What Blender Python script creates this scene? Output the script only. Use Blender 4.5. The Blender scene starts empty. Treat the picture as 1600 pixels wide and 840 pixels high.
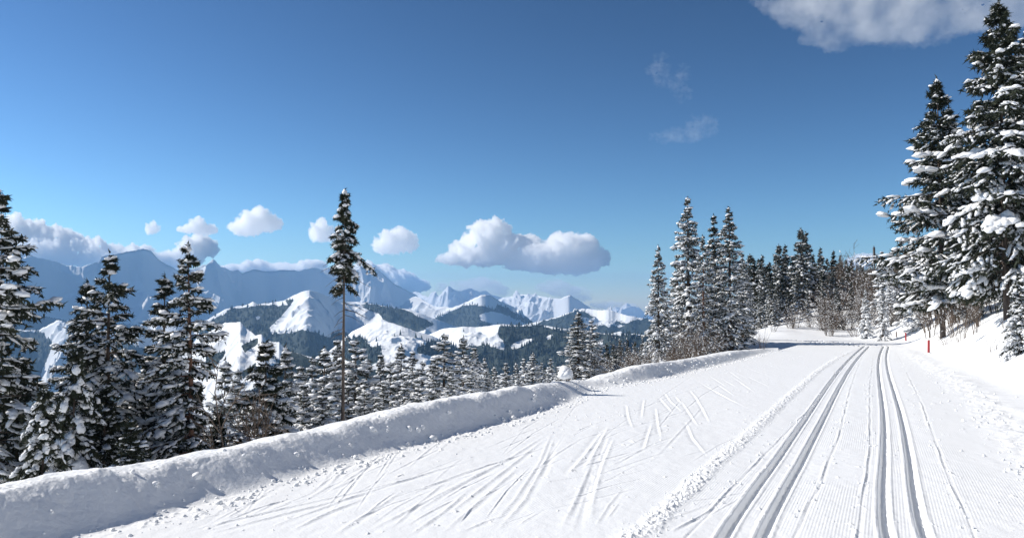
import bpy, bmesh, math, random
import numpy as np
from mathutils import Vector, Matrix

rng = np.random.default_rng(7)
random.seed(7)
sc = bpy.context.scene
C = sc.collection

# ------------------------------------------------------------------ camera
FPX = 1250.0                       # focal length in pixels of a 1600 px wide picture
HORIZON = 475.0
PITCH = math.atan((HORIZON - 420.0) / FPX)
cam_d = bpy.data.cameras.new('camera')
cam_d.sensor_width = 36.0
cam_d.lens = 36.0 * FPX / 1600.0
cam_d.clip_start = 0.1
cam_d.clip_end = 90000.0
cam = bpy.data.objects.new('camera', cam_d)
C.objects.link(cam)
cam.location = (0, 0, 0)
cam.rotation_euler = (math.radians(90) + PITCH, 0, 0)
sc.camera = cam
CP, SP = math.cos(PITCH), math.sin(PITCH)

# ------------------------------------------------------------------ light
SUN_AZ = math.radians(-79)         # from the view direction, to the left
SUN_EL = math.radians(36)
world = bpy.data.worlds.new('World')
sc.world = world
world.use_nodes = True
wn = world.node_tree.nodes
wl = world.node_tree.links
wn.clear()
w_out = wn.new('ShaderNodeOutputWorld')
w_bg = wn.new('ShaderNodeBackground')
w_sky = wn.new('ShaderNodeTexSky')
w_sky.sky_type = 'NISHITA'
w_sky.sun_disc = False
w_sky.sun_elevation = SUN_EL
w_sky.sun_rotation = SUN_AZ        # 0 = +Y, positive turns to +X
w_sky.altitude = 1600
w_sky.air_density = 1.0
w_sky.dust_density = 0.3
w_sky.ozone_density = 3.2
w_bg.inputs['Strength'].default_value = 0.056
w_hs = wn.new('ShaderNodeHueSaturation')
w_hs.inputs['Saturation'].default_value = .90
w_hs.inputs['Hue'].default_value = .488
w_hs.inputs['Value'].default_value = .52
w_gm = wn.new('ShaderNodeGamma'); w_gm.inputs['Gamma'].default_value = 1.9
wl.new(w_sky.outputs[0], w_hs.inputs['Color'])
wl.new(w_hs.outputs[0], w_gm.inputs['Color'])
wl.new(w_gm.outputs[0], w_bg.inputs['Color'])
wl.new(w_bg.outputs[0], w_out.inputs['Surface'])

sun_dir = Vector((math.sin(SUN_AZ) * math.cos(SUN_EL), math.cos(SUN_AZ) * math.cos(SUN_EL), math.sin(SUN_EL)))
sun_d = bpy.data.lights.new('sun', 'SUN')
sun_d.energy = 4.4
sun_d.angle = math.radians(0.5)
sun_d.color = (1.0, 0.945, 0.865)
sun = bpy.data.objects.new('sun', sun_d)
C.objects.link(sun)
sun.rotation_euler = sun_dir.to_track_quat('Z', 'Y').to_euler()
sun.location = (-30, 12, 40)

sc.view_settings.view_transform = 'Standard'
sc.view_settings.look = 'None'
sc.view_settings.gamma = 1.0
sc.view_settings.exposure = 0.45
sc.cycles.max_bounces = 32
sc.cycles.diffuse_bounces = 5
sc.cycles.volume_bounces = 32
sc.cycles.transparent_max_bounces = 8
sc.cycles.use_denoising = True

# ------------------------------------------------------------------ helpers
def ray(px, py):
    X = (np.asarray(px, float) - 800.0) / FPX
    U = (420.0 - np.asarray(py, float)) / FPX
    return X, CP - U * SP, SP + U * CP          # x, y, z

def at_depth(px, py, d):
    x, y, z = ray(px, py)
    return np.array([x / y * d, d, z / y * d])

def az_te(px, py):
    x, y, z = ray(px, py)
    return np.arctan2(x, y), z / np.hypot(x, y)

def to_px(x, y, z):
    f = y * CP + z * SP
    u = -y * SP + z * CP
    return 800 + FPX * x / f, 420 - FPX * u / f

_perm = np.random.default_rng(3).permutation(4096)
_ga = np.random.default_rng(4).uniform(0, 2 * np.pi, 4096)
_gx, _gy = np.cos(_ga), np.sin(_ga)
def perlin(x, y, seed=0):
    x = np.asarray(x, float) + seed * 17.31; y = np.asarray(y, float) + seed * 9.73
    xi = np.floor(x).astype(np.int64); yi = np.floor(y).astype(np.int64)
    xf = x - xi; yf = y - yi
    u = xf * xf * xf * (xf * (xf * 6 - 15) + 10); v = yf * yf * yf * (yf * (yf * 6 - 15) + 10)
    def g(ix, iy, dx, dy):
        h = _perm[(_perm[ix & 4095] + iy) & 4095]
        return _gx[h] * dx + _gy[h] * dy
    a = g(xi, yi, xf, yf); b = g(xi + 1, yi, xf - 1, yf)
    c = g(xi, yi + 1, xf, yf - 1); d = g(xi + 1, yi + 1, xf - 1, yf - 1)
    return (a + (b - a) * u) * (1 - v) + (c + (d - c) * u) * v * 1.0
def fbm(x, y, octv=4, seed=0, gain=0.5, lac=2.03):
    s = 0; a = 1.0
    for i in range(octv):
        s = s + a * perlin(x, y, seed + i * 3)
        x = x * lac; y = y * lac; a *= gain
    return s
def ridged(x, y, octv=5, seed=0, gain=0.5):
    s = 0; a = 1.0; w = 1.0
    for i in range(octv):
        n = 1 - np.abs(perlin(x, y, seed + i * 5)) * 2
        n = n * n * w
        w = np.clip(n * 1.6, 0, 1)
        s = s + a * n
        x = x * 2.05; y = y * 2.05; a *= gain
    return s
def sstep(a, b, x):
    t = np.clip((x - a) / (b - a), 0, 1)
    return t * t * (3 - 2 * t)

def mesh_np(name, V, F, mat=None, smooth=True, attrs=None):
    """V (n,3); F (m,3) or (m,4)"""
    V = np.ascontiguousarray(V, np.float32); F = np.ascontiguousarray(F, np.int32)
    me = bpy.data.meshes.new(name)
    k = F.shape[1]
    me.vertices.add(len(V)); me.vertices.foreach_set('co', V.ravel())
    me.loops.add(F.size); me.loops.foreach_set('vertex_index', F.ravel())
    me.polygons.add(len(F)); me.polygons.foreach_set('loop_start', np.arange(0, F.size, k, dtype=np.int32))
    me.update(calc_edges=True)
    me.polygons.foreach_set('use_smooth', np.full(len(F), smooth, dtype=bool))
    if attrs:
        for an, arr in attrs.items():
            at = me.attributes.new(an, 'FLOAT', 'POINT')
            at.data.foreach_set('value', np.ascontiguousarray(arr, np.float32))
    if mat: me.materials.append(mat)
    me.update()
    return me

def obj(name, me, parent=None, label=None, cat=None, group=None, kind=None, loc=None):
    o = bpy.data.objects.new(name, me)
    C.objects.link(o)
    if parent: o.parent = parent
    if loc is not None: o.location = loc
    if label: o['label'] = label
    if cat: o['category'] = cat
    if group: o['group'] = group
    if kind: o['kind'] = kind
    return o

class Geo:
    """collects triangles"""
    def __init__(s): s.v = []; s.f = []; s.n = 0
    def add(s, V, F):
        V = np.asarray(V, float).reshape(-1, 3); F = np.asarray(F, int).reshape(-1, 3)
        s.v.append(V); s.f.append(F + s.n); s.n += len(V)
    def mesh(s, name, mat, smooth=True):
        return mesh_np(name, np.concatenate(s.v), np.concatenate(s.f), mat, smooth)

def tube(pts, rad, sides=5, cap=True):
    pts = np.asarray(pts, float); n = len(pts)
    rad = np.broadcast_to(np.asarray(rad, float), (n,))
    t = np.gradient(pts, axis=0); t /= np.linalg.norm(t, axis=1)[:, None] + 1e-9
    ref = np.where(np.abs(t[:, 2:3]) > .9, np.array([[1., 0, 0]]), np.array([[0, 0, 1.]]))
    a = np.cross(t, ref); a /= np.linalg.norm(a, axis=1)[:, None] + 1e-9
    b = np.cross(t, a)
    ang = np.arange(sides) * 2 * np.pi / sides
    V = pts[:, None] + rad[:, None, None] * (a[:, None] * np.cos(ang)[None, :, None] + b[:, None] * np.sin(ang)[None, :, None])
    V = V.reshape(-1, 3)
    F = []
    i = np.arange(n - 1)[:, None] * sides; j = np.arange(sides)[None, :]; j2 = (j + 1) % sides
    F.append(np.stack([i + j, i + j2, i + sides + j2], -1).reshape(-1, 3))
    F.append(np.stack([i + j, i + sides + j2, i + sides + j], -1).reshape(-1, 3))
    if cap:
        c = len(V); V = np.vstack([V, pts[-1:]]); b0 = (n - 1) * sides
        F.append(np.stack([b0 + j[0], b0 + j2[0], np.full(sides, c)], -1))
    return V, np.concatenate(F)

def ico(sub):
    bm = bmesh.new(); bmesh.ops.create_icosphere(bm, subdivisions=sub, radius=1.0)
    V = np.array([v.co[:] for v in bm.verts]); F = np.array([[v.index for v in f.verts] for f in bm.faces])
    bm.free(); return V, F
ICO1, ICO2, ICO3 = ico(1), ico(2), ico(3)

# ------------------------------------------------------------------ materials
def new_mat(name):
    m = bpy.data.materials.new(name); m.use_nodes = True
    nt = m.node_tree; b = nt.nodes['Principled BSDF']
    return m, nt, b
def N(nt, t, **kw):
    n = nt.nodes.new(t)
    for k, v in kw.items():
        if k in n.inputs: n.inputs[k].default_value = v
        else: setattr(n, k, v)
    return n
def coord(nt): return N(nt, 'ShaderNodeTexCoord').outputs['Object']

def noise_bump(nt, b, layers, co=None, prev=None):
    co = co or coord(nt)
    for scale, strength, dist in layers:
        n = N(nt, 'ShaderNodeTexNoise', Scale=scale, Detail=4.0, Roughness=0.6)
        nt.links.new(co, n.inputs['Vector'])
        bp = N(nt, 'ShaderNodeBump', Strength=strength, Distance=dist)
        nt.links.new(n.outputs[0], bp.inputs['Height'])
        if prev: nt.links.new(prev, bp.inputs['Normal'])
        prev = bp.outputs['Normal']
    nt.links.new(prev, b.inputs['Normal'])

def snow_mat(name, layers, ribs=False, col=(0.87, 0.88, 0.885), rough=0.55):
    m, nt, b = new_mat(name)
    b.inputs['Roughness'].default_value = rough
    b.inputs['Specular IOR Level'].default_value = 0.25
    co = coord(nt)
    n = N(nt, 'ShaderNodeTexNoise', Scale=1.3, Detail=5.0); nt.links.new(co, n.inputs['Vector'])
    mx = N(nt, 'ShaderNodeMix', data_type='RGBA')
    mx.inputs[6].default_value = (*[c * 0.955 for c in col], 1); mx.inputs[7].default_value = (*col, 1)
    nt.links.new(n.outputs[0], mx.inputs[0]); nt.links.new(mx.outputs[2], b.inputs['Base Color'])
    prev = None
    if ribs:
        at = N(nt, 'ShaderNodeAttribute', attribute_name='lat')
        mk = N(nt, 'ShaderNodeAttribute', attribute_name='rib')
        mu = N(nt, 'ShaderNodeMath', operation='MULTIPLY'); mu.inputs[1].default_value = 2 * math.pi / 0.026
        nt.links.new(at.outputs['Fac'], mu.inputs[0])
        sn = N(nt, 'ShaderNodeMath', operation='SINE'); nt.links.new(mu.outputs[0], sn.inputs[0])
        m2 = N(nt, 'ShaderNodeMath', operation='MULTIPLY'); nt.links.new(sn.outputs[0], m2.inputs[0]); nt.links.new(mk.outputs['Fac'], m2.inputs[1])
        bp = N(nt, 'ShaderNodeBump', Strength=0.28, Distance=0.0022)
        nt.links.new(m2.outputs[0], bp.inputs['Height']); prev = bp.outputs['Normal']
    noise_bump(nt, b, layers, co, prev)
    return m

M_trail = snow_mat('groomed_snow', [(9, 0.5, 0.012), (60, 0.6, 0.004), (260, 0.5, 0.0015)], ribs=True)
M_bank = snow_mat('ploughed_snow', [(5, 0.5, 0.04), (22, 0.45, 0.012), (110, 0.5, 0.003)])
M_soft = snow_mat('untouched_snow', [(2.5, 0.3, 0.04), (30, 0.35, 0.004), (200, 0.4, 0.001)])
M_tsnow = snow_mat('snow_on_branches', [(6, 0.8, 0.05), (25, 0.7, 0.015)], col=(0.86, 0.87, 0.88))
M_clod = snow_mat('snow_clods', [(18, 0.7, 0.02)])

def foliage_mat(name, c1, c2):
    m, nt, b = new_mat(name)
    b.inputs['Roughness'].default_value = 0.75
    b.inputs['Specular IOR Level'].default_value = 0.2
    n = N(nt, 'ShaderNodeTexNoise', Scale=1.7, Detail=3.0); nt.links.new(coord(nt), n.inputs['Vector'])
    r = N(nt, 'ShaderNodeValToRGB'); r.color_ramp.elements[0].color = (*c1, 1); r.color_ramp.elements[1].color = (*c2, 1)
    r.color_ramp.elements[0].position = .35; r.color_ramp.elements[1].position = .68
    nt.links.new(n.outputs[0], r.inputs[0]); nt.links.new(r.outputs[0], b.inputs['Base Color'])
    return m
M_needle = foliage_mat('spruce_needles', (0.020, 0.026, 0.018), (0.048, 0.056, 0.036))
M_needle_frost = foliage_mat('frosted_spruce_needles', (0.045, 0.052, 0.042), (0.13, 0.14, 0.125))
M_needle_br = foliage_mat('spruce_needles_brownish', (0.045, 0.04, 0.022), (0.10, 0.085, 0.045))
M_forest = foliage_mat('far_conifers', (0.030, 0.045, 0.040), (0.055, 0.075, 0.060))

def bark_mat(name, c1, c2, sc_=(14, 14, 3)):
    m, nt, b = new_mat(name)
    b.inputs['Roughness'].default_value = 0.85
    co = coord(nt); mp = N(nt, 'ShaderNodeMapping'); mp.inputs['Scale'].default_value = sc_
    nt.links.new(co, mp.inputs['Vector'])
    n = N(nt, 'ShaderNodeTexNoise', Scale=1.0, Detail=6.0); nt.links.new(mp.outputs[0], n.inputs['Vector'])
    r = N(nt, 'ShaderNodeValToRGB'); r.color_ramp.elements[0].color = (*c1, 1); r.color_ramp.elements[1].color = (*c2, 1)
    r.color_ramp.elements[0].position = .35; r.color_ramp.elements[1].position = .7
    nt.links.new(n.outputs[0], r.inputs[0]); nt.links.new(r.outputs[0], b.inputs['Base Color'])
    bp = N(nt, 'ShaderNodeBump', Strength=0.8, Distance=0.02); nt.links.new(n.outputs[0], bp.inputs['Height'])
    nt.links.new(bp.outputs[0], b.inputs['Normal'])
    return m
M_bark = bark_mat('spruce_bark', (0.045, 0.034, 0.028), (0.13, 0.10, 0.08))
M_bark_red = bark_mat('reddish_bark', (0.09, 0.045, 0.03), (0.22, 0.12, 0.08))
M_twig = bark_mat('bare_twigs', (0.075, 0.055, 0.042), (0.17, 0.13, 0.10), (6, 6, 6))

# mountain snow with woods (point attribute "wood") and rock
def mountain_mat(name, wood_col, scale, rocky=0.0, rock_lo=.74):
    m, nt, b = new_mat(name)
    b.inputs['Roughness'].default_value = 0.8
    b.inputs['Specular IOR Level'].default_value = 0.1
    at = N(nt, 'ShaderNodeAttribute', attribute_name='wood')
    co = coord(nt)
    n = N(nt, 'ShaderNodeTexNoise', Scale=scale, Detail=8.0, Roughness=0.65); nt.links.new(co, n.inputs['Vector'])
    n2 = N(nt, 'ShaderNodeTexNoise', Scale=scale * 9, Detail=3.0, Roughness=0.7); nt.links.new(co, n2.inputs['Vector'])
    ad = N(nt, 'ShaderNodeMath', operation='ADD'); nt.links.new(n.outputs[0], ad.inputs[0]); nt.links.new(n2.outputs[0], ad.inputs[1])
    th = N(nt, 'ShaderNodeMath', operation='MULTIPLY_ADD'); nt.links.new(at.outputs['Fac'], th.inputs[0])
    th.inputs[1].default_value = 1.3; th.inputs[2].default_value = -1.65
    s = N(nt, 'ShaderNodeMath', operation='ADD'); nt.links.new(ad.outputs[0], s.inputs[0]); nt.links.new(th.outputs[0], s.inputs[1])
    mp = N(nt, 'ShaderNodeMapRange'); mp.inputs[1].default_value = -0.04; mp.inputs[2].default_value = 0.06
    nt.links.new(s.outputs[0], mp.inputs[0])
    mx = N(nt, 'ShaderNodeMix', data_type='RGBA')
    mx.inputs[6].default_value = (0.80, 0.82, 0.84, 1); mx.inputs[7].default_value = (*wood_col, 1)
    nt.links.new(mp.outputs[0], mx.inputs[0])
    ge = N(nt, 'ShaderNodeNewGeometry'); sx = N(nt, 'ShaderNodeSeparateXYZ'); nt.links.new(ge.outputs['Normal'], sx.inputs[0])
    rn = N(nt, 'ShaderNodeTexNoise', Scale=scale * 5, Detail=7.0, Roughness=0.75); nt.links.new(co, rn.inputs['Vector'])
    ra = N(nt, 'ShaderNodeMath', operation='MULTIPLY_ADD'); nt.links.new(rn.outputs[0], ra.inputs[0]); ra.inputs[1].default_value = .55; nt.links.new(sx.outputs[2], ra.inputs[2])
    rm = N(nt, 'ShaderNodeMapRange'); rm.inputs[1].default_value = rock_lo + .22; rm.inputs[2].default_value = rock_lo + .30; rm.inputs[3].default_value = rocky; rm.inputs[4].default_value = 0
    nt.links.new(ra.outputs[0], rm.inputs[0])
    m3 = N(nt, 'ShaderNodeMix', data_type='RGBA'); nt.links.new(rm.outputs[0], m3.inputs[0]); nt.links.new(mx.outputs[2], m3.inputs[6]); m3.inputs[7].default_value = (.17, .16, .155, 1)
    nt.links.new(m3.outputs[2], b.inputs['Base Color'])
    bp = N(nt, 'ShaderNodeBump', Strength=0.7, Distance=0.6 / scale * 0.12)
    nt.links.new(n.outputs[0], bp.inputs['Height']); nt.links.new(bp.outputs[0], b.inputs['Normal'])
    return m
M_far = mountain_mat('far_mountain_snow', (0.07, 0.085, 0.09), 0.0016, .35, .70)
M_massif = mountain_mat('massif_snow', (0.09, 0.10, 0.11), 0.0016, .12, .62)
M_mid = mountain_mat('mid_mountain_snow', (0.045, 0.06, 0.055), 0.005)

# ------------------------------------------------------------------ near terrain
def zt(y):
    """height of the groomed trail at depth y"""
    y = np.asarray(y, float)
    return -1.6 - 0.0155 * np.clip(y - 6, 0, 200)
def on_trail(px, py):
    x, y, z = ray(px, py)
    k = z / y
    d = 10.0
    for _ in range(60):
        d = 0.5 * d + 0.5 * float(zt(d) / k)
    return np.array([x / y * d, d])

def line(pts): return np.array([on_trail(*p) for p in pts])
FOOT = line([(100, 850), (149, 835), (245, 811), (306, 792), (372, 774), (464, 748), (525, 728), (604, 709), (700, 685),
             (790, 660), (870, 636), (915, 618), (935, 606), (965, 603), (1036, 591), (1112, 573), (1173, 558), (1215, 547)])
d0 = FOOT[1] - FOOT[0]; d0 /= np.linalg.norm(d0)
FOOT = np.vstack([FOOT[0] - d0 * 12, FOOT[0] - d0 * 3, FOOT])
TOPS = np.array([(-400, 850), (0, 765), (153, 737), (306, 715), (394, 696), (481, 676), (560, 658), (599, 650), (634, 638), (700, 623),
                 (800, 608), (850, 600), (900, 594), (925, 593), (938, 595), (950, 585), (970, 576), (990, 571), (1051, 566), (1100, 557), (1150, 548), (1200, 545), (1240, 545)], float)
EDGE = line([(1680, 760), (1600, 686), (1534, 625), (1490, 593), (1443, 565), (1415, 549), (1398, 540), (1392, 534)])
e0 = EDGE[0] - EDGE[1]; e0 /= np.linalg.norm(e0)
EDGE = np.vstack([EDGE[0] + e0 * 12, EDGE])

def poly_dist(x, y, P):
    """unsigned distance, side (+ left of the direction of P), arclength, index"""
    best = np.full(x.shape, 1e9); side = np.zeros(x.shape); arc = np.zeros(x.shape); L = 0
    for a, b in zip(P[:-1], P[1:]):
        d = b - a; l = np.hypot(*d); u = d / l
        rx = x - a[0]; ry = y - a[1]
        t = np.clip(rx * u[0] + ry * u[1], 0, l)
        dist = np.hypot(rx - t * u[0], ry - t * u[1])
        cr = u[0] * ry - u[1] * rx
        m = dist < best
        best = np.where(m, dist, best); side = np.where(m, np.sign(cr), side); arc = np.where(m, L + t, arc)
        L += l
    return best, side, arc

# bank height along the foot line so that its crest stands where it should
seg = np.diff(FOOT, axis=0); flen = np.concatenate([[0], np.cumsum(np.hypot(seg[:, 0], seg[:, 1]))])
tn = np.gradient(FOOT, axis=0); tn /= np.linalg.norm(tn, axis=1)[:, None]
nrm = np.stack([-tn[:, 1], tn[:, 0]], 1)
crest = FOOT + nrm * 0.56
BH = []
for i, (cx, cy) in enumerate(crest):
    if cy < 3.5: BH.append(0.3); continue
    pxc, _ = to_px(cx, cy, -1.3)
    pyt = np.interp(pxc, TOPS[:, 0], TOPS[:, 1])
    xx, yy, zz = ray(pxc, pyt)
    BH.append(float(np.clip(zz / yy * cy - zt(cy), 0.08, 0.62)))
BH = np.array(BH)
print('bank heights', np.round(BH, 2))

ctrl = []
def cp(px, py, d): ctrl.append(at_depth(px, py, d))
# trail plane
for p in [(300, 820), (700, 750), (1000, 700), (1200, 700), (1400, 700), (1000, 630), (1250, 600), (1380, 600), (1200, 560), (1300, 550), (1390, 550)]:
    q = on_trail(*p); ctrl.append(np.array([q[0], q[1], zt(q[1])]))
for x, y in [(0, -5), (3, -5), (-2, 0), (5, 0), (0, 4), (-3, 1), (2, 2)]: ctrl.append(np.array([x, y, -1.6]))
for x, y, z in [(8, 0, -0.9), (12, 0, 0.3), (9, -10, -0.6), (20, 5, 2.5), (20, -10, 3), (60, 0, 16), (60, -60, 18), (5, -60, -4), (120, 20, 40), (150, 120, 40)]:
    ctrl.append(np.array([x, y, z], float))
for e in EDGE[1:-1]: ctrl.append(np.array([e[0] + .2, e[1], zt(e[1]) + .04]))
# right snowfield and mound
cp(1600, 640, 11.2); cp(1600, 600, 13.5); cp(1700, 600, 13.5); cp(1600, 560, 18); cp(1545, 556, 21); cp(1700, 520, 18)
cp(1600, 500, 23.5); cp(1660, 480, 23); cp(1555, 522, 24); cp(1520, 530, 27); cp(1495, 535, 30); cp(1451, 552, 32.5)
cp(1600, 478, 28); cp(1540, 500, 31); cp(1500, 511, 35); cp(1472, 516, 38); cp(1440, 508, 45); cp(1416, 532, 48); cp(1400, 526, 53)
cp(1700, 440, 30); cp(1600, 440, 45); cp(1520, 470, 48); cp(1445, 486, 53)
# bend and far hillside
for p, d in [((1380, 531), 51), ((1330, 531), 51), ((1260, 532), 50), ((1190, 536), 47), ((1160, 533), 49), ((1340, 526), 57), ((1270, 526), 57), ((1190, 528), 55)]:
    cp(p[0], p[1], d)
for a in [(1400, 508, 60), (1350, 506, 64), (1300, 508, 65), (1250, 508, 66), (1200, 512, 64), (1165, 520, 62),
          (1400, 474, 75), (1350, 482, 78), (1300, 484, 80), (1250, 490, 84), (1200, 498, 85), (1160, 507, 82),
          (1450, 450, 65), (1500, 440, 65), (1600, 400, 70), (1200, 484, 125), (1250, 474, 128), (1300, 460, 130),
          (1350, 450, 125), (1400, 440, 118), (1500, 415, 105), (1600, 390, 100), (1160, 500, 120), (1130, 520, 90), (1130, 520, 130),
          (1300, 470, 200), (1400, 450, 200), (1200, 500, 200), (1600, 400, 200), (1080, 540, 80), (1080, 560, 130), (1100, 545, 50)]:
    cp(*a)
# valley side beyond the bank
for i in range(1, len(FOOT) - 1, 2):
    far = sstep(16, 34, FOOT[i, 1])
    for dd, dz in [(1.6, .55), (4, 1.7), (10, 4.8), (25, 12), (60, 31), (140, 74)]:
        if far > .5 and dd > 30: continue
        q = FOOT[i] + nrm[i] * dd
        ctrl.append(np.array([q[0], q[1], zt(FOOT[i, 1]) - dz * (1 - .55 * far)]))
for a in [(900, 600, 30), (900, 625, 45), (960, 600, 45), (1000, 595, 45), (960, 605, 70), (1040, 570, 50), (880, 640, 80), (980, 600, 120), (700, 690, 120), (400, 800, 150), (1040, 580, 200), (900, 640, 200)]:
    cp(*a)
ctrl = np.array(ctrl)
dm = np.sqrt(((ctrl[:, None, :2] - ctrl[None, :, :2]) ** 2).sum(-1) + 2.0)
trend_A = np.c_[np.ones(len(ctrl)), ctrl[:, :2]]
A = np.block([[dm - np.eye(len(ctrl)) * 0.4, trend_A], [trend_A.T, np.zeros((3, 3))]])
sol = np.linalg.solve(A, np.concatenate([ctrl[:, 2], np.zeros(3)]))
def rbf(x, y):
    s = sol[-3] + sol[-2] * x + sol[-1] * y
    for (cx, cy, _), w in zip(ctrl, sol[:-3]):
        s = s + w * np.sqrt((x - cx) ** 2 + (y - cy) ** 2 + 2.0)
    return s

def ground(x, y, parts=False):
    """base height of the snow without the fine marks"""
    x = np.asarray(x, float); y = np.asarray(y, float)
    db, sb, ab = poly_dist(x, y, FOOT)
    de, se, ae = poly_dist(x, y, EDGE)
    left = np.where(sb > 0, db, -db)             # > 0: beyond the foot of the bank
    right = np.where(se > 0, de, -de)            # EDGE runs away from the camera too: left of it is the trail
    right = -right
    base = rbf(x, y)
    t = zt(y)
    bl = sstep(0.5, 2.6, left)
    br = sstep(-0.3, 3.2, right)
    endb = sstep(46, 60, y)
    w = np.clip(np.maximum(np.maximum(bl, br), endb), 0, 1)
    z = t + (base - t) * w
    H = np.interp(ab, flen, BH)
    wob = 0.06 * perlin(ab * 0.9, ab * 0, 5) + 0.035 * perlin(ab * 3.1, ab * 0, 6)
    dl = left + wob
    prof = sstep(0.0, 0.54, dl) * (1 - sstep(0.80, 2.3, dl))
    fade = 1 - sstep(36, 44, y)
    lump = 1 + 0.08 * perlin(ab * 1.1, left * 1.2, 8) + .09 * perlin(ab * 3.3, left * 3, 9)
    z = z + H * prof * lump * fade
    berm = np.exp(-((right - 0.15) / 0.35) ** 2) * 0.05 * (0.6 + perlin(ae * 2, right * 2, 3)) * (1 - sstep(30, 45, y))
    z = z + berm
    if parts: return z, left, right, ab, ae, w
    return z

# lines on the trail, straight from their run across the snow
def fitx(pts, deg=4):
    P = line(pts); c = np.polyfit(np.log(P[:, 1]), P[:, 0], deg)
    return lambda y, c=c, lo=P[:, 1].min() * .8, hi=P[:, 1].max(): np.polyval(c, np.log(np.clip(y, lo, hi)))
def interpx(pts):
    P = line(pts); P = P[np.argsort(P[:, 1])]
    P = np.vstack([P[0] - (P[1] - P[0]) * 1.5, P, P[-1] + (P[-1] - P[-2]) * .2])
    return lambda y: np.interp(y, P[:, 1], P[:, 0])
trackL = fitx([(1162, 834), (1194, 780), (1226, 726), (1267.5, 664), (1289, 625), (1313, 586), (1331, 564), (1343, 551), (1354, 541)])
trackR = fitx([(1413, 834), (1408, 780), (1404, 739), (1395, 664), (1389.5, 625), (1384, 586), (1380, 564), (1380, 551), (1386, 540)])
wind = interpx([(985, 840), (1009, 826), (1075, 765), (1110, 730), (1180, 669), (1232, 620), (1276, 581), (1310, 558), (1340, 544)])
thin = [interpx(p) for p in (
    [(1075, 830), (1140, 762), (1206, 695), (1262, 640), (1300, 590), (1335, 556)],
    [(1241, 826), (1280, 752), (1311, 673), (1329, 599), (1345, 560)],
    [(1337, 826), (1357, 708), (1357, 607), (1364, 555)],
    [(1512, 822), (1473, 730), (1438, 629), (1412, 575), (1400, 550)])]
MID = interpx([(1290, 834), (1316, 739), (1332, 664), (1345, 600), (1358, 555), (1372, 540)])

# ski marks: polylines in picture pixels, width m, depth m
MARKS = []
def mk(pts, w=.035, h=.010): MARKS.append((line(pts), w, h))
def mk8(pts, w=.035, h=.010): mk([(900 + a * .4375, 520 + b * .4375) for a, b in pts], w, h)
for p in ([(175, 250), (182, 300), (200, 350)], [(280, 260), (288, 330), (300, 390)], [(310, 210), (335, 245), (378, 283)], [(385, 310), (410, 375), (470, 450)],
          [(420, 225), (445, 265), (475, 325)], [(370, 240), (400, 285), (435, 340)], [(400, 200), (440, 250)], [(560, 160), (640, 215)], [(500, 180), (570, 230)],
          [(430, 170), (530, 230), (630, 277)], [(240, 230), (228, 310)], [(265, 320), (230, 430)], [(470, 150), (540, 195)], [(535, 130), (600, 175)],
          [(600, 150), (700, 198)], [(590, 115), (700, 160)], [(640, 130), (740, 160)], [(660, 105), (760, 140)], [(700, 95), (800, 125)], [(740, 85), (830, 110)],
          [(760, 75), (850, 98)], [(560, 140), (620, 165)], [(520, 165), (575, 195)], [(350, 225), (372, 250)], [(290, 225), (345, 290)], [(480, 200), (560, 245)]):
    mk8(p, .026, .013)
for p in ([(130, 360), (75, 480), (40, 600), (18, 740)], [(118, 350), (60, 470), (22, 600), (5, 740)], [(110, 325), (50, 430), (0, 510)], [(95, 335), (30, 420), (-60, 520)]):
    mk8(p, .035, .013)
for p in ([(-200, 420), (0, 385), (270, 300)], [(-300, 560), (100, 500), (400, 400)], [(-200, 650), (0, 610), (270, 540)], [(-150, 330), (100, 300), (280, 262)],
          [(60, 370), (300, 310), (520, 262)], [(-100, 260), (130, 258)], [(60, 215), (260, 208)], [(100, 470), (350, 380)]):
    mk8(p, .022, .006)
for p in ([(560, 842), (640, 800), (720, 758), (790, 720)], [(585, 842), (700, 772), (800, 716), (868, 672)], [(655, 842), (750, 770), (862, 680)], [(690, 842), (765, 775), (820, 726)],
          [(760, 842), (812, 780), (850, 720), (868, 672)], [(775, 842), (828, 780), (866, 700)], [(600, 790), (740, 735), (880, 690)], [(380, 842), (560, 775), (760, 712)],
          [(300, 842), (480, 795), (640, 757)], [(450, 835), (520, 800), (585, 776)], [(250, 842), (420, 800), (560, 770), (700, 735)], [(520, 842), (600, 790), (640, 765)],
          [(640, 842), (700, 800), (745, 760)], [(845, 755), (858, 720), (872, 680)], [(900, 842), (925, 760), (950, 680)], [(880, 842), (912, 770), (940, 700)]):
    mk(p, .032, .009)
mrng = np.random.default_rng(21)
for _ in range(110):
    px = mrng.uniform(300, 1100); py = mrng.uniform(650, 835)
    if py < 842 - (px - 60) * .29 + 20: py = 842 - (px - 60) * .29 + 60
    if py > 838: continue
    L = mrng.uniform(40, 170); a = math.radians(mrng.normal(26, 8) if mrng.random() < .7 else mrng.normal(48, 8))
    mk([(px, py), (px + L * math.cos(a) * .5, py - L * math.sin(a) * .5 + mrng.normal(0, 2)), (px + L * math.cos(a), py - L * math.sin(a) * .9)], mrng.uniform(.010, .026), mrng.uniform(.003, .009))

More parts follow.
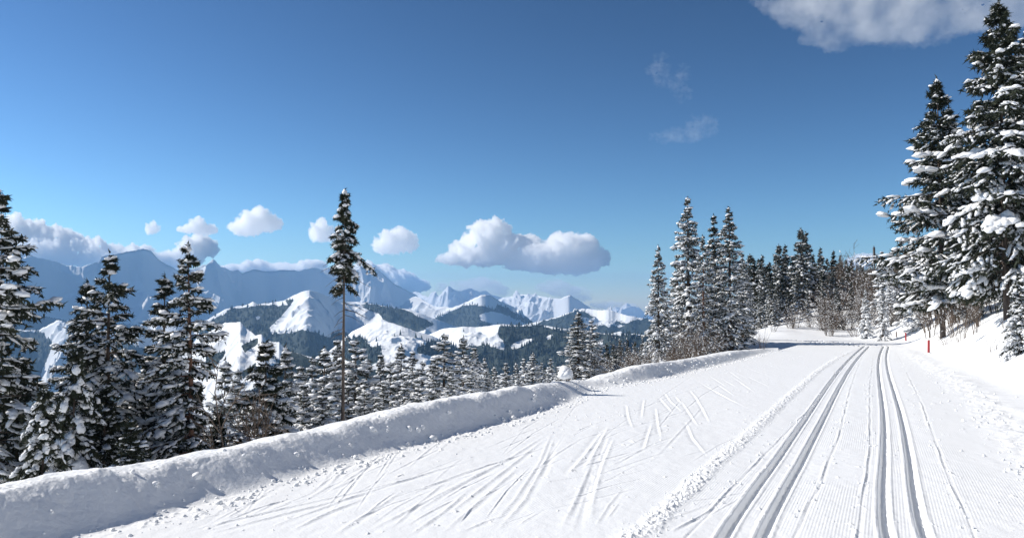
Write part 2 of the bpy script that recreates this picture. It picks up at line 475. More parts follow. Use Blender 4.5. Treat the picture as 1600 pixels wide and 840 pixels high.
def build_ground():
    azc = math.atan(800 / FPX)
    a1 = np.linspace(-azc * 1.07, azc * 1.07, 1560)
    a0 = np.linspace(-math.pi, a1[0], 90)[:-1]; a2 = np.linspace(a1[-1], math.pi, 90)[1:]
    az = np.concatenate([a0, a1, a2])
    # radii: even steps in the picture, near the camera and out to 230 m
    te = np.concatenate([np.linspace(1.9, 0.31, 26)[:-1], np.linspace(0.31, 0.045, 470)[:-1], np.linspace(0.045, 0.0070, 90)])
    r = 1.6 / te
    nA, nR = len(az), len(r)
    R, AZ = np.meshgrid(r, az, indexing='ij')
    x = R * np.sin(AZ); y = R * np.cos(AZ)
    z, left, right, ab, ae, w = ground(x, y, True)
    infr = (y > 3.5) & (y < 60)
    onT = (1 - sstep(-0.12, 0.02, left)) * (1 - sstep(-.4, .1, right)) * (1 - sstep(44, 52, y))
    near = 1 - sstep(25, 45, y)
    # gentle unevenness, grooming rolls
    z += onT * (0.010 * perlin(x * .8, y * .5, 1) + 0.0035 * fbm(x * 6, y * 4, 3, 2) * near)
    rough = sstep(-.15, .25, left) * (1 - sstep(2, 5, left))
    z += rough * near * (0.018 * fbm(x * 1.6, y * 1.6, 3, 11) + 0.010 * np.abs(fbm(x * 6, y * 6, 4, 12, .6)) * sstep(-.3, .3, perlin(x * 1.1, y * 1.1, 13)) + .0022 * fbm(x * 22, y * 22, 2, 10))
    cr = np.exp(-((left - .56) / .22) ** 2) * near
    z += cr * (0.035 * fbm(ab * 2.2, left * 2, 3, 31) + 0.02 * np.abs(fbm(ab * 9, left * 6, 3, 32)))
    # loose crumbs at the foot of the bank
    ft = np.exp(-((left + .10) / .14) ** 2) * near
    z += ft * 0.03 * sstep(.08, .5, fbm(x * 7, y * 7, 3, 14)) * sstep(-.2, .3, perlin(ab * .7, ab * 0, 15))
    # right snowfield: soft dunes
    sr = sstep(.2, 2.5, right)
    z += sr * (0.05 * fbm(x * .35, y * .3, 3, 16) + .006 * fbm(x * 3, y * 2, 3, 17))
    rr = np.exp(-((right + .05) / .30) ** 2) * near
    z += rr * 0.022 * (fbm(x * 6, y * 5, 4, 18) + .2)
    # hillside hummocks
    hs = endm = sstep(54, 66, y)
    z += hs * 0.9 * fbm(x * .12, y * .1, 4, 19) * 0.6
    # tracks
    for fx, amp in ((trackL, .006), (trackR, .008)):
        cen = fx(y) + amp * perlin(y * .9, y * 0, 41)
        sl = (fx(y + .05) - fx(y - .05)) / .1
        dx = (x - cen) / np.sqrt(1 + sl ** 2)
        m = sstep(2.5, 3.2, y) * (1 - sstep(50, 54, y))
        for off in (-.122, .122):
            g = np.abs(dx - off)
            z -= m * 0.049 * (1 - sstep(.020, .044, g))
            z += m * 0.006 * np.exp(-((g - .062) / .014) ** 2)
        z -= m * .006 * np.exp(-(dx / .28) ** 4)
        z += m * near * .007 * np.exp(-((np.abs(dx) - .122) / .06) ** 2) * fbm(x * 16, y * 5, 3, 43)
    # crumbly windrow
    sl = (wind(y + .2) - wind(y - .2)) / .4
    dx = (x - wind(y)) / np.sqrt(1 + sl ** 2)
    wd = .085 + .02 * perlin(y * 1.4, y * 0, 50)
    m = np.exp(-(np.abs(dx) / wd) ** 3) * near
    z += m * (0.010 + 0.045 * np.abs(fbm(x * 13, y * 9, 3, 51)) * (.5 + perlin(x * 30, y * 24, 52)) + .016 * perlin(x * 22, y * 18, 53))
    for k, fx in enumerate(thin):
        sl = (fx(y + .2) - fx(y - .2)) / .4
        dx = (x - fx(y) - .02 * perlin(y * 1.1, y * 0, 60 + k)) / np.sqrt(1 + sl ** 2)
        on = sstep(-.25, .35, perlin(y * 1.3, y * 0, 70 + k)) * near
        z += on * .008 * np.exp(-(dx / .012) ** 2) * (.6 + np.abs(perlin(y * 12, x * 12, 71)) * 2.5)
        z += near * .020 * np.exp(-(dx / .07) ** 2) * sstep(.25, .7, fbm(x * 9, y * 7, 2, 80 + k)) * sstep(.0, .4, perlin(y * .8, y * 0, 85 + k))
        z -= near * .004 * np.exp(-((dx - .025) / .012) ** 2)
    # scattered crumbs over the trail
    z += onT * near * .016 * sstep(.55, .85, fbm(x * 8, y * 6, 3, 90) + .25 * perlin(x * .9, y * .7, 91))
    marks = np.zeros_like(z)
    for P, wdt, h in MARKS:
        lo = P.min(0) - .3; hi = P.max(0) + .3
        idx = np.nonzero((x > lo[0]) & (x < hi[0]) & (y > lo[1]) & (y < hi[1]))
        if len(idx[0]) == 0: continue
        xs, ys = x[idx], y[idx]
        d, s, a = poly_dist(xs, ys, P)
        tot = np.hypot(*np.diff(P, axis=0).T).sum()
        env = sstep(0, .3 * tot + .05, a) * (1 - sstep(tot - .3 * tot - .05, tot, a)) * (.75 + .5 * perlin(a * 3, a * 0 + h * 900, 95))
        wdt = np.maximum(wdt, ys * .0012)
        sd = d * s
        marks[idx] += env * h * .5 * (-1.0 * np.exp(-(sd / wdt) ** 2) + 1.5 * np.exp(-((sd - 1.3 * wdt) / (wdt * .6)) ** 2) * (.8 + .5 * perlin(xs * 25, ys * 25, 96)))
    z += marks * onT
    lat = (x - MID(y))
    ribm = onT * sstep(-.35, .25, fbm(x * .5, y * .35, 3, 97)) * (1 - sstep(9, 18, y)) * (1 - np.clip(np.abs(marks) * 200, 0, 1))
    V = np.stack([x, y, z], -1).reshape(-1, 3)
    i = np.arange(nR - 1)[:, None]; j = np.arange(nA - 1)[None, :]
    q = np.stack([i * nA + j, i * nA + j + 1, (i + 1) * nA + j + 1, (i + 1) * nA + j], -1)
    # region of each face
    lf = left[:-1, :-1]; rf = right[:-1, :-1]; yf = y[:-1, :-1]
    rid = np.zeros(lf.shape, int)                 # trail
    rid[(lf > 0.0) & (lf < 1.6) & (yf < 42)] = 1  # bank
    rid[(lf >= 1.6) & (yf < 60) & (rf < 0)] = 2   # valley side
    rid[(rf > 0.05) | (yf >= 54)] = 3             # right snowfield, hillside
    rid[(yf >= 42) & (yf < 60) & (lf > 0) & (rid == 0)] = 2
    rid[(yf > 54) & (x[:-1, :-1] < 10)] = 2
    names = ['ski_trail', 'snow_bank', 'valley_slope', 'hillside_snow']
    mats = [M_trail, M_bank, M_soft, M_soft]
    labels = ['groomed white ski trail with two pairs of set tracks curving away',
              'ploughed bank of lumpy snow along the valley side of the trail',
              'snowy slope dropping from behind the bank into the valley',
              'smooth untouched snow rising on the hill side of the trail']
    # normals of the whole sheet, kept across the seams
    du = np.gradient(np.stack([x, y, z], -1), axis=0); dv = np.gradient(np.stack([x, y, z], -1), axis=1)
    nn = np.cross(dv, du).reshape(-1, 3); nn /= np.linalg.norm(nn, axis=1)[:, None] + 1e-12
    nn[nn[:, 2] < 0] *= -1
    for k in range(4):
        F = q[rid == k].reshape(-1, 4)
        used, inv = np.unique(F, return_inverse=True)
        Fv = inv.reshape(-1, 4)[:, ::-1]
        at = {'lat': lat.ravel()[used], 'rib': ribm.ravel()[used]} if k == 0 else None
        # orient upward
        a, b, c = V[used][Fv[:, 0]], V[used][Fv[:, 1]], V[used][Fv[:, 2]]
        if np.median(np.cross(b - a, c - a)[:, 2]) < 0: Fv = Fv[:, ::-1]
        me = mesh_np(names[k], V[used], Fv, mats[k], True, at)
        me.normals_split_custom_set_from_vertices(nn[used].astype(np.float32))
        obj(names[k], me, label=labels[k], kind='structure')
build_ground()

def gz(x, y): return float(ground(np.array([x]), np.array([y]))[0])

# ------------------------------------------------------------------ far terrain
def inpoly(px, py, P):
    P = np.asarray(P, float); r = np.zeros(px.shape, bool)
    x1, y1 = P[-1]
    for x2, y2 in P:
        c = ((y1 > py) != (y2 > py)) & (px < (x2 - x1) * (py - y1) / (y2 - y1 + 1e-12) + x1)
        r ^= c; x1, y1 = x2, y2
    return r

FOREST_PTS = []
def ridge(label, pts, slope, zb, amp, nscale, mat, wood=None, clear=None, wood_all=None, name='mountain', trees=0.0, tree_h=17.0, step=1.0, rows=190, crest_amp=None, gain=.56, edge_j=1., sm=30, dsq=None, smooth=False, seed=0):
    """pts: (px, py, km) along the crest. The mountain's face falls from there at slope (deg) to zb."""
    pts = np.array(pts, float)
    pts = pts[np.argsort(pts[:, 0])]
    px = np.arange(pts[0, 0], pts[-1, 0] + step, step)
    py = np.interp(px, pts[:, 0], pts[:, 1]); D = np.interp(px, pts[:, 0], pts[:, 2]) * 1000
    def smooth1(a, n):
        k = np.hanning(2 * n + 3)[1:-1]; k /= k.sum()
        return np.convolve(np.pad(a, n, 'edge'), k, 'valid')
    D = smooth1(D, 14) if dsq is None else dsq[0] + (smooth1(D, 14) - dsq[0]) * dsq[1]
    az, te = az_te(px, py)
    zc = te * D
    zs = smooth1(zc, sm)
    W = np.maximum(zs - zb, 60) / math.tan(math.radians(slope))
    W = np.minimum(W, D * .8)
    u = np.concatenate([np.linspace(0, 1, rows) ** 0.85, 1 + np.linspace(0, 1, 16)[1:] * .5])[:, None]
    r = D[None] - W[None] * (1 - u)
    f = np.where(u <= 1, u ** 1.05, 1 - (u - 1) * 1.1)
    z = zb + (zs[None] - zb) * f + (zc - zs)[None] * np.clip(np.where(u <= 1, u, 1), 0, 1) ** 5
    x = r * np.sin(az)[None]; y = r * np.cos(az)[None]
    env = np.clip(np.where(u <= 1, 1 - u, u - 1) * 6, 0, 1) ** .7 * np.clip(u * 6, 0, 1)
    xs, ys = x / nscale, y / nscale
    if smooth: n = 1.25 * fbm(xs, ys, 5, 100 + seed, .45) + .22 * (ridged(xs * 4, ys * 4, 4, 140 + seed, .5) - .9)
    else: n = ridged(xs + .3 * fbm(xs * .9, ys * .9, 3, 7), ys + .2 * fbm(xs * 1.3, ys * 1.3, 2, 17), 7, 100 + seed, gain) - 1.05
    n = np.where(u > .9, np.minimum(n, 0.0), n)
    z = z + env * amp * n
    ca = crest_amp if crest_amp is not None else amp * .06
    z = z + (1 - env) * ca * fbm(px[None] / 6 + u, px[None] * 0 + seed + u * 3, 3, 9)
    ppx, ppy = to_px(x, y, z)
    wd = np.zeros(z.shape)
    if wood_all is not None: wd += wood_all
    jx = ppx + edge_j * 5.0 * fbm(x / nscale * 5, y / nscale * 5, 4, 33, .65); jy = ppy + edge_j * 2.6 * fbm(x / nscale * 5, y / nscale * 5, 4, 34, .65)
    for P in (wood or []): wd[inpoly(jx, jy, P)] = 1.0
    for P in (clear or []): wd[inpoly(jx, jy, P)] = 0.0
    sprinkle = np.clip(fbm(x / nscale * 3, y / nscale * 3, 3, 77) * 2.2 - .75, 0, 1) * .6
    if trees > 0: wd = np.maximum(wd, sprinkle)
    # soften a little so the edges break up
    for _ in range(2):
        wd[1:-1, 1:-1] = (wd[1:-1, 1:-1] * 2 + wd[:-2, 1:-1] + wd[2:, 1:-1] + wd[1:-1, :-2] + wd[1:-1, 2:]) / 6
    nR, nA = z.shape
    V = np.stack([x, y, z], -1).reshape(-1, 3)
    i = np.arange(nR - 1)[:, None]; j = np.arange(nA - 1)[None, :]
    q = np.stack([i * nA + j, i * nA + j + 1, (i + 1) * nA + j + 1, (i + 1) * nA + j], -1).reshape(-1, 4)
    me = mesh_np(name, V, q, mat, True, {'wood': wd.ravel()})
    obj(name, me, label=label, kind='structure')
    if trees > 0:
        P = V.reshape(nR, nA, 3)
        e1 = P[1:, :-1] - P[:-1, :-1]; e2 = P[:-1, 1:] - P[:-1, :-1]
        area = np.linalg.norm(np.cross(e1, e2), axis=-1)
        vis = (u[:-1, :] <= 1.001) * 1.0
        dens = area * wd[:-1, :-1] * vis * trees
        dens = np.where(wd[:-1, :-1] > .35, dens, dens * .5)
        cnt = np.random.default_rng(seed + 5).poisson(dens)
        ii, jj = np.nonzero(cnt)
        rep = cnt[ii, jj]; ii = np.repeat(ii, rep); jj = np.repeat(jj, rep)
        g = np.random.default_rng(seed + 6)
        a = g.random(len(ii)); b = g.random(len(ii))
        pos = P[ii, jj] + e1[ii, jj] * a[:, None] + e2[ii, jj] * b[:, None]
        FOREST_PTS.append(np.c_[pos, tree_h * g.uniform(.6, 1.25, len(ii))])
    return (x, y, z)

def pile(pts, km): return [(a, b, km) for a, b in pts]
ridge('hazy white peak far off behind the right end of the range', pile([(900, 500), (930, 492), (950, 486), (962, 479), (970, 480), (979, 473), (990, 480), (1003, 489), (1060, 500)], 15.8), 28, -500, 160, 900, M_far, seed=1)
ridge('sharp horn and jagged blue peaks on the skyline', [(600, 470, 14), (640, 458, 14), (650, 455, 14), (661, 461, 13.8), (674, 466, 13.6), (686, 463, 13.4), (692, 456, 13.3), (696, 451, 13.2), (700, 446, 13.2), (705, 448, 13.2), (709, 452, 13.3), (714, 454, 13.5),
      (720, 454, 13.6), (727, 452, 13.8), (736, 450, 13.9), (749, 456, 14), (759, 454, 14.2), (770, 461, 14.2), (787, 465, 14.5), (810, 480, 14.6), (840, 490, 14.8)], 33, -600, 260, 1300, M_far, seed=2, crest_amp=14)
ridge('broad sunlit snow range with a pointed summit', [(740, 490, 12.8), (760, 478, 12.6), (787, 464, 12.5), (796, 464, 12.4), (809, 460, 12.2), (826, 459, 12.0), (836, 461, 12), (848, 463, 11.8), (863, 466, 11.3), (876, 466, 11), (884, 463, 10.8), (891, 461, 10.8),
      (899, 466, 10.9), (912, 474, 11), (923, 481, 11.1), (940, 488, 11.2), (980, 500, 11.4), (1060, 510, 12)], 27, -600, 260, 1250, M_far, seed=3, crest_amp=12)
ridge('big shaded massif with a flat topped summit', [(-260, 420, 6.0), (-100, 410, 6.4), (-20, 412, 6.8), (19, 405, 7.5), (47, 400, 7.5), (75, 405, 7.6), (103, 414, 7.7), (128, 417.5, 7.7), (137, 413, 7.7), (153, 410, 7.8), (158, 401, 7.8), (175, 399, 7.9), (187, 395, 7.9), (200, 393, 8),
      (226, 389, 8.1), (236, 392, 8.2), (247, 405, 8.3), (266, 416, 8.4), (281, 424, 8.6), (300, 420, 8.7), (316, 414, 8.8), (325, 414, 8.8), (347, 417, 8.9), (362, 423, 9), (372, 422, 9), (378, 426, 9), (400, 420, 9.1), (416, 424, 9.2), (431, 422, 9.2), (459, 422, 9.3),
      (469, 423, 9.3), (487, 417, 9.4), (500, 420, 9.5), (520, 418, 9.6), (545, 421, 9.7), (562, 415, 9.7), (578, 421, 9.8), (589, 419.5, 9.8), (598, 427, 9.9), (615, 443, 10), (644, 457, 10.2), (652, 462, 10.2), (663, 483, 10.3), (690, 510, 10.4)],
      34, -700, 330, 1300, M_massif, seed=4, crest_amp=10, dsq=(8000, .88), gain=.5, wood=[[(-300, 520), (60, 492), (140, 508), (330, 505), (480, 500), (690, 525), (690, 640), (-300, 640)]], rows=170)
ridge('bright snow saddle between the massif and the horn', [(600, 500, 9.6), (625, 478, 9.5), (640, 466, 9.3), (650, 462, 9.2), (658, 466, 9), (668, 473, 8.8), (682, 479, 8.6), (700, 479, 8.4), (715, 486, 8.3), (740, 500, 8.2)], 17, -420, 130, 900, M_far, seed=5)
ridge('dark wooded mountain with a small snowy top', [(650, 515, 7.2), (682, 495, 7.0), (699, 482, 6.9), (721, 475, 6.8), (736, 468, 6.7), (745, 464, 6.6), (753, 460, 6.6), (766, 461, 6.6), (781, 470, 6.7), (796, 476, 6.8), (813, 486, 6.9), (828, 499, 7), (850, 512, 7.1), (880, 525, 7.1)],
      26, -500, 170, 700, M_mid, seed=6, crest_amp=8, trees=.0022, tree_h=20,
      wood=[[(640, 540), (682, 497), (700, 486), (722, 479), (741, 476), (757, 480), (772, 484), (780, 475), (830, 501), (880, 560), (640, 560)]],
      clear=[[(765, 487), (785, 488), (815, 503), (850, 512), (790, 512), (748, 500), (745, 494)], [(750, 458), (770, 462), (775, 470), (755, 468)], [(730, 470), (742, 468), (745, 474), (733, 476)]])
ridge('snowy hill with a dark wooded spur to the right', [(780, 520, 6.6), (820, 507, 6.4), (850, 500, 6.2), (870, 495, 6.1), (884, 490, 6), (899, 484, 6), (912, 481.5, 6), (934, 484, 5.9), (948, 484, 5.8), (957, 485, 5.8), (966, 489, 5.8), (983, 493, 5.7), (998, 496, 5.7), (1060, 505, 5.6), (1200, 515, 5.5)],
      22, -500, 110, 600, M_mid, seed=7, crest_amp=6, trees=.0022,
      wood=[[(780, 530), (850, 502), (884, 493), (899, 487), (915, 487), (932, 497), (918, 500), (912, 512), (930, 512), (945, 505), (950, 512), (965, 500), (975, 505), (1000, 498), (1200, 516), (1200, 700), (780, 700)]],
      clear=[[(905, 497), (925, 500), (945, 490), (960, 505), (935, 507), (915, 505)], [(955, 506), (975, 508), (965, 512)]])
ridge('lower valley slopes catching the sun behind the left spruces', [(-260, 500, 5.8), (-60, 505, 5.5), (30, 515, 5.3), (60, 515, 5.2), (80, 505, 5.1), (92, 499, 5.0), (115, 510, 5), (140, 522, 5), (180, 522, 5), (214, 513, 4.9), (243, 500, 4.9), (270, 495, 4.8), (300, 503, 4.8), (325, 500, 4.7), (345, 490, 4.7), (380, 500, 4.7)],
      22, -450, 140, 500, M_mid, seed=8, wood=[[(-260, 500), (20, 515), (70, 520), (85, 540), (60, 600), (-260, 600)], [(110, 530), (180, 530), (230, 545), (320, 530), (320, 640), (100, 640)], [(100, 515), (140, 526), (180, 526), (150, 535)]], trees=.0012)
ridge('round snow dome hill with forests on its shoulder', [(280, 540, 4.6), (300, 520, 4.5), (320, 502, 4.4), (339, 490, 4.35), (352, 483, 4.3), (371, 478, 4.3), (386, 476, 4.25), (395, 471, 4.2), (403, 475, 4.2), (427, 472, 4.15), (444, 469, 4.1), (457, 462, 4.05), (470, 456, 4.0), (483, 453, 3.95),
      (498, 457, 4.05), (513, 463, 4.22), (526, 467, 4.42), (541, 471, 4.55), (558, 471, 4.55), (568, 473, 4.5), (591, 476, 4.4), (615, 481, 4.3), (639, 483, 4.25), (653, 488, 4.2), (672, 495, 4.2), (691, 502, 4.2), (710, 509, 4.3), (740, 520, 4.4)],
      20, -330, 90, 620, M_mid, seed=12, smooth=True, crest_amp=2,
      wood=[[(320, 508), (339, 494), (352, 486), (371, 481), (390, 479), (403, 478), (427, 475), (444, 471), (457, 466), (452, 480), (440, 494), (424, 508), (421, 514), (428, 521), (455, 521), (470, 515), (492, 518), (506, 524), (520, 530), (530, 640), (320, 640), (300, 560), (310, 515)],
            [(560, 474), (600, 478), (640, 486), (665, 497), (678, 506), (652, 520), (622, 508), (597, 499), (588, 488), (570, 480)], [(520, 520), (560, 520), (600, 530), (600, 600), (520, 600)]],
      clear=[[(425, 472), (445, 470), (450, 476), (436, 479)], [(396, 495), (404, 492), (400, 500)], [(380, 474), (396, 469), (405, 475), (392, 479)], [(332, 496), (352, 484), (356, 487), (336, 499)]], trees=.0034, rows=150)
ridge('snow knoll rolling down in front of the dome', [(500, 560, 3.2), (530, 535, 3.1), (550, 518, 3.0), (575, 505, 2.95), (596, 501, 2.9), (615, 505, 2.85), (632, 511, 2.8), (648, 517, 2.8), (675, 524, 2.8), (700, 535, 2.8), (740, 552, 2.8)], 14, -330, 45, 330, M_mid, seed=9, smooth=True, crest_amp=1.5,
      wood=[[(540, 528), (566, 527), (578, 540), (596, 540), (592, 566), (560, 575), (536, 560)], [(653, 552), (655, 542), (675, 532), (692, 531), (705, 540), (740, 556), (740, 565), (690, 560)]], clear=None, trees=.0045)
ridge('pale snow ridge and the dark forest below it', [(600, 560, 3.5), (640, 535, 3.4), (675, 520, 3.3), (690, 514, 3.2), (703, 512, 3.15), (721, 510, 3.1), (742, 511, 3.1), (763, 509, 3.05), (783, 506, 3.0), (813, 508, 3.0), (847, 507, 3), (880, 513, 2.95), (940, 520, 2.9), (1000, 522, 2.9), (1100, 530, 2.8), (1220, 535, 2.8)],
      14, -380, 60, 380, M_mid, seed=10, smooth=True, crest_amp=2,
      wood=[[(779, 509), (813, 510), (847, 509), (880, 515), (940, 522), (1220, 536), (1220, 700), (640, 700), (665, 560), (700, 548), (735, 540), (762, 541), (792, 548), (790, 538), (781, 528)]],
      clear=[[(795, 540), (818, 530), (836, 527), (832, 533), (805, 546)], [(850, 528), (866, 520), (860, 530)], [(926, 533), (946, 533), (940, 538)]], trees=.0042)
ridge('sunlit snow slope with scattered spruces below the dome', [(-300, 640, 2.2), (100, 640, 2.2), (200, 615, 2.1), (260, 575, 2.12), (290, 548, 2.15), (314, 525, 2.15), (335, 514, 2.1), (352, 503.5, 2.1), (364, 504, 2.05), (376, 502.5, 2.0), (384, 512, 2), (392, 518, 1.98), (400, 524, 1.95), (408, 522, 1.9), (418, 533, 1.9), (436, 534, 1.88), (446, 545, 1.85), (480, 556, 1.8), (520, 565, 1.8), (560, 572, 1.8),
      (640, 565, 1.8), (700, 575, 1.75), (760, 585, 1.7), (850, 590, 1.7), (1000, 600, 1.7), (1150, 600, 1.7)],
      19, -420, 40, 260, M_mid, seed=11, smooth=True, crest_amp=1.5,
      wood=[[(322, 557), (350, 548), (352, 556), (335, 575), (322, 580)], [(376, 540), (402, 528), (404, 536), (382, 550)], [(376, 582), (400, 566), (403, 576), (380, 592)], [(452, 547), (480, 558), (560, 575), (850, 592), (1150, 602), (1150, 760), (300, 760), (345, 640), (400, 602), (435, 568)],
            [(-300, 640), (100, 640), (200, 616), (262, 575), (285, 590), (300, 620), (300, 760), (-300, 760)]], trees=.008, tree_h=8, edge_j=.45, sm=80)

# valley floor sheet out to the horizon
def valley_floor():
    az = np.linspace(-math.pi, math.pi, 181); r = np.array([226, 320, 500, 900, 1600, 3000, 6000, 8500, 11000, 13500, 16500.])
    R, AZ = np.meshgrid(r, az, indexing='ij')
    x = R * np.sin(AZ); y = R * np.cos(AZ)
    edge = ground(x[0], y[0])
    z = np.empty_like(x); z[0] = edge - .5
    tgt = np.where(x > 0, -150, -450.)
    for k in range(1, len(r)):
        f = 1 - math.exp(-(r[k] - 226) / 900)
        z[k] = edge * (1 - f) + np.minimum(tgt[k], edge) * f + 25 * fbm(x[k] / 600, y[k] / 600, 3, 5) * f
    z = np.minimum(z, np.linspace(300, -450, len(r))[:, None] * 0 + np.where(AZ * 0 + R > 1500, -400, z))
    nR, nA = z.shape
    V = np.stack([x, y, z], -1).reshape(-1, 3)
    i = np.arange(nR - 1)[:, None]; j = np.arange(nA - 1)[None, :]
    q = np.stack([i * nA + j, i * nA + j + 1, (i + 1) * nA + j + 1, (i + 1) * nA + j], -1).reshape(-1, 4)
    me = mesh_np('valley_floor', V, q, M_mid, True, {'wood': np.where(R > 10500, .15, .8).ravel()})  # far ring thinned of woods, unseen pale snow bouncing light up onto the clouds
    obj('valley_floor', me, label='valley floor between the mountains, wooded near, bare snow far out to light the clouds', kind='structure')
valley_floor()

# far woods: small snow-dusted conifers standing on the mid hills, one mass
def far_woods():
    P = np.concatenate(FOREST_PTS)
    print('far trees', len(P))
    g = np.random.default_rng(2)
    sides = 4
    n = len(P); h = P[:, 3]; r = h * g.uniform(.19, .27, n)
    a0 = g.uniform(0, 6.28, n)
    V = np.empty((n, sides + 1, 3))
    for k in range(sides):
        a = a0 + k * 2 * np.pi / sides
        V[:, k, 0] = P[:, 0] + r * np.cos(a) * g.uniform(.8, 1.2, n); V[:, k, 1] = P[:, 1] + r * np.sin(a); V[:, k, 2] = P[:, 2] - 1
    V[:, sides] = P[:, :3]; V[:, sides, 2] += h
    b = np.arange(n)[:, None, None] * (sides + 1)
    F = np.array([[k, (k + 1) % sides, sides] for k in range(sides)])[None] + b
    me = mesh_np('distant_woods', V.reshape(-1, 3), F.reshape(-1, 3), M_forest, False)
    obj('distant_woods', me, label='dark conifer woods covering the hills across the valley', cat='woods', kind='stuff')
far_woods()

# ------------------------------------------------------------------ spruces
UP = np.array([0, 0, 1.])
def blobs(g, centers, ax, sx, sy, sz, tmpl, rnd, jit=.24, flat=.45):
    """snow cushions: ellipsoids along ax with flattened undersides"""
    n = len(centers)
    if n == 0: return
    T, F = tmpl
    ax = ax / (np.linalg.norm(ax, axis=1)[:, None] + 1e-9)
    sd = np.cross(UP, ax); sd /= np.linalg.norm(sd, axis=1)[:, None] + 1e-9
    up = np.cross(ax, sd)
    if len(T) > 20:      # smooth lumps on the larger cushions
        o1 = rnd.uniform(0, 500, (n, 1)); o2 = rnd.uniform(0, 500, (n, 1))
        lump = perlin(T[None, :, 0] * 1.6 + T[None, :, 2] * .8 + o1, T[None, :, 1] * 1.6 + T[None, :, 2] * .9 + o2) * .75
        t = T[None] * (1 + lump[..., None] + rnd.normal(0, jit * .3, (n, len(T), 1)))
    else:
        t = T[None] * (1 + rnd.normal(0, jit, (n, len(T), 1)))
    tz = np.where(t[..., 2] < 0, t[..., 2] * flat, t[..., 2])
    V = centers[:, None] + ax[:, None] * (t[..., 0] * sx[:, None])[..., None] + sd[:, None] * (t[..., 1] * sy[:, None])[..., None] + up[:, None] * (tz * sz[:, None])[..., None]
    Fa = F[None] + (np.arange(n) * len(T))[:, None, None]
    g.add(V.reshape(-1, 3), Fa.reshape(-1, 3))

def needles(g, p0, p1, per, ln, wd, rnd, down=.25, spread=.75):
    n = len(p0)
    t = rnd.random((n, per)); pos = p0[:, None] + (p1 - p0)[:, None] * t[..., None]
    ax = (p1 - p0); ax /= np.linalg.norm(ax, axis=1)[:, None] + 1e-9
    d = ax[:, None] * .7 + rnd.normal(0, spread, (n, per, 3)); d[..., 2] -= down
    d /= np.linalg.norm(d, axis=2)[..., None]
    s = np.cross(d, rnd.normal(0, 1, (n, per, 3))); s /= np.linalg.norm(s, axis=2)[..., None]
    l = ln * rnd.uniform(.6, 1.3, (n, per, 1)); w = wd * rnd.uniform(.6, 1.3, (n, per, 1))
    a = pos - s * w; b = pos + s * w; c = pos + d * l
    V = np.stack([a, b, c], 2).reshape(-1, 3)
    g.add(V, np.arange(len(V)).reshape(-1, 3))

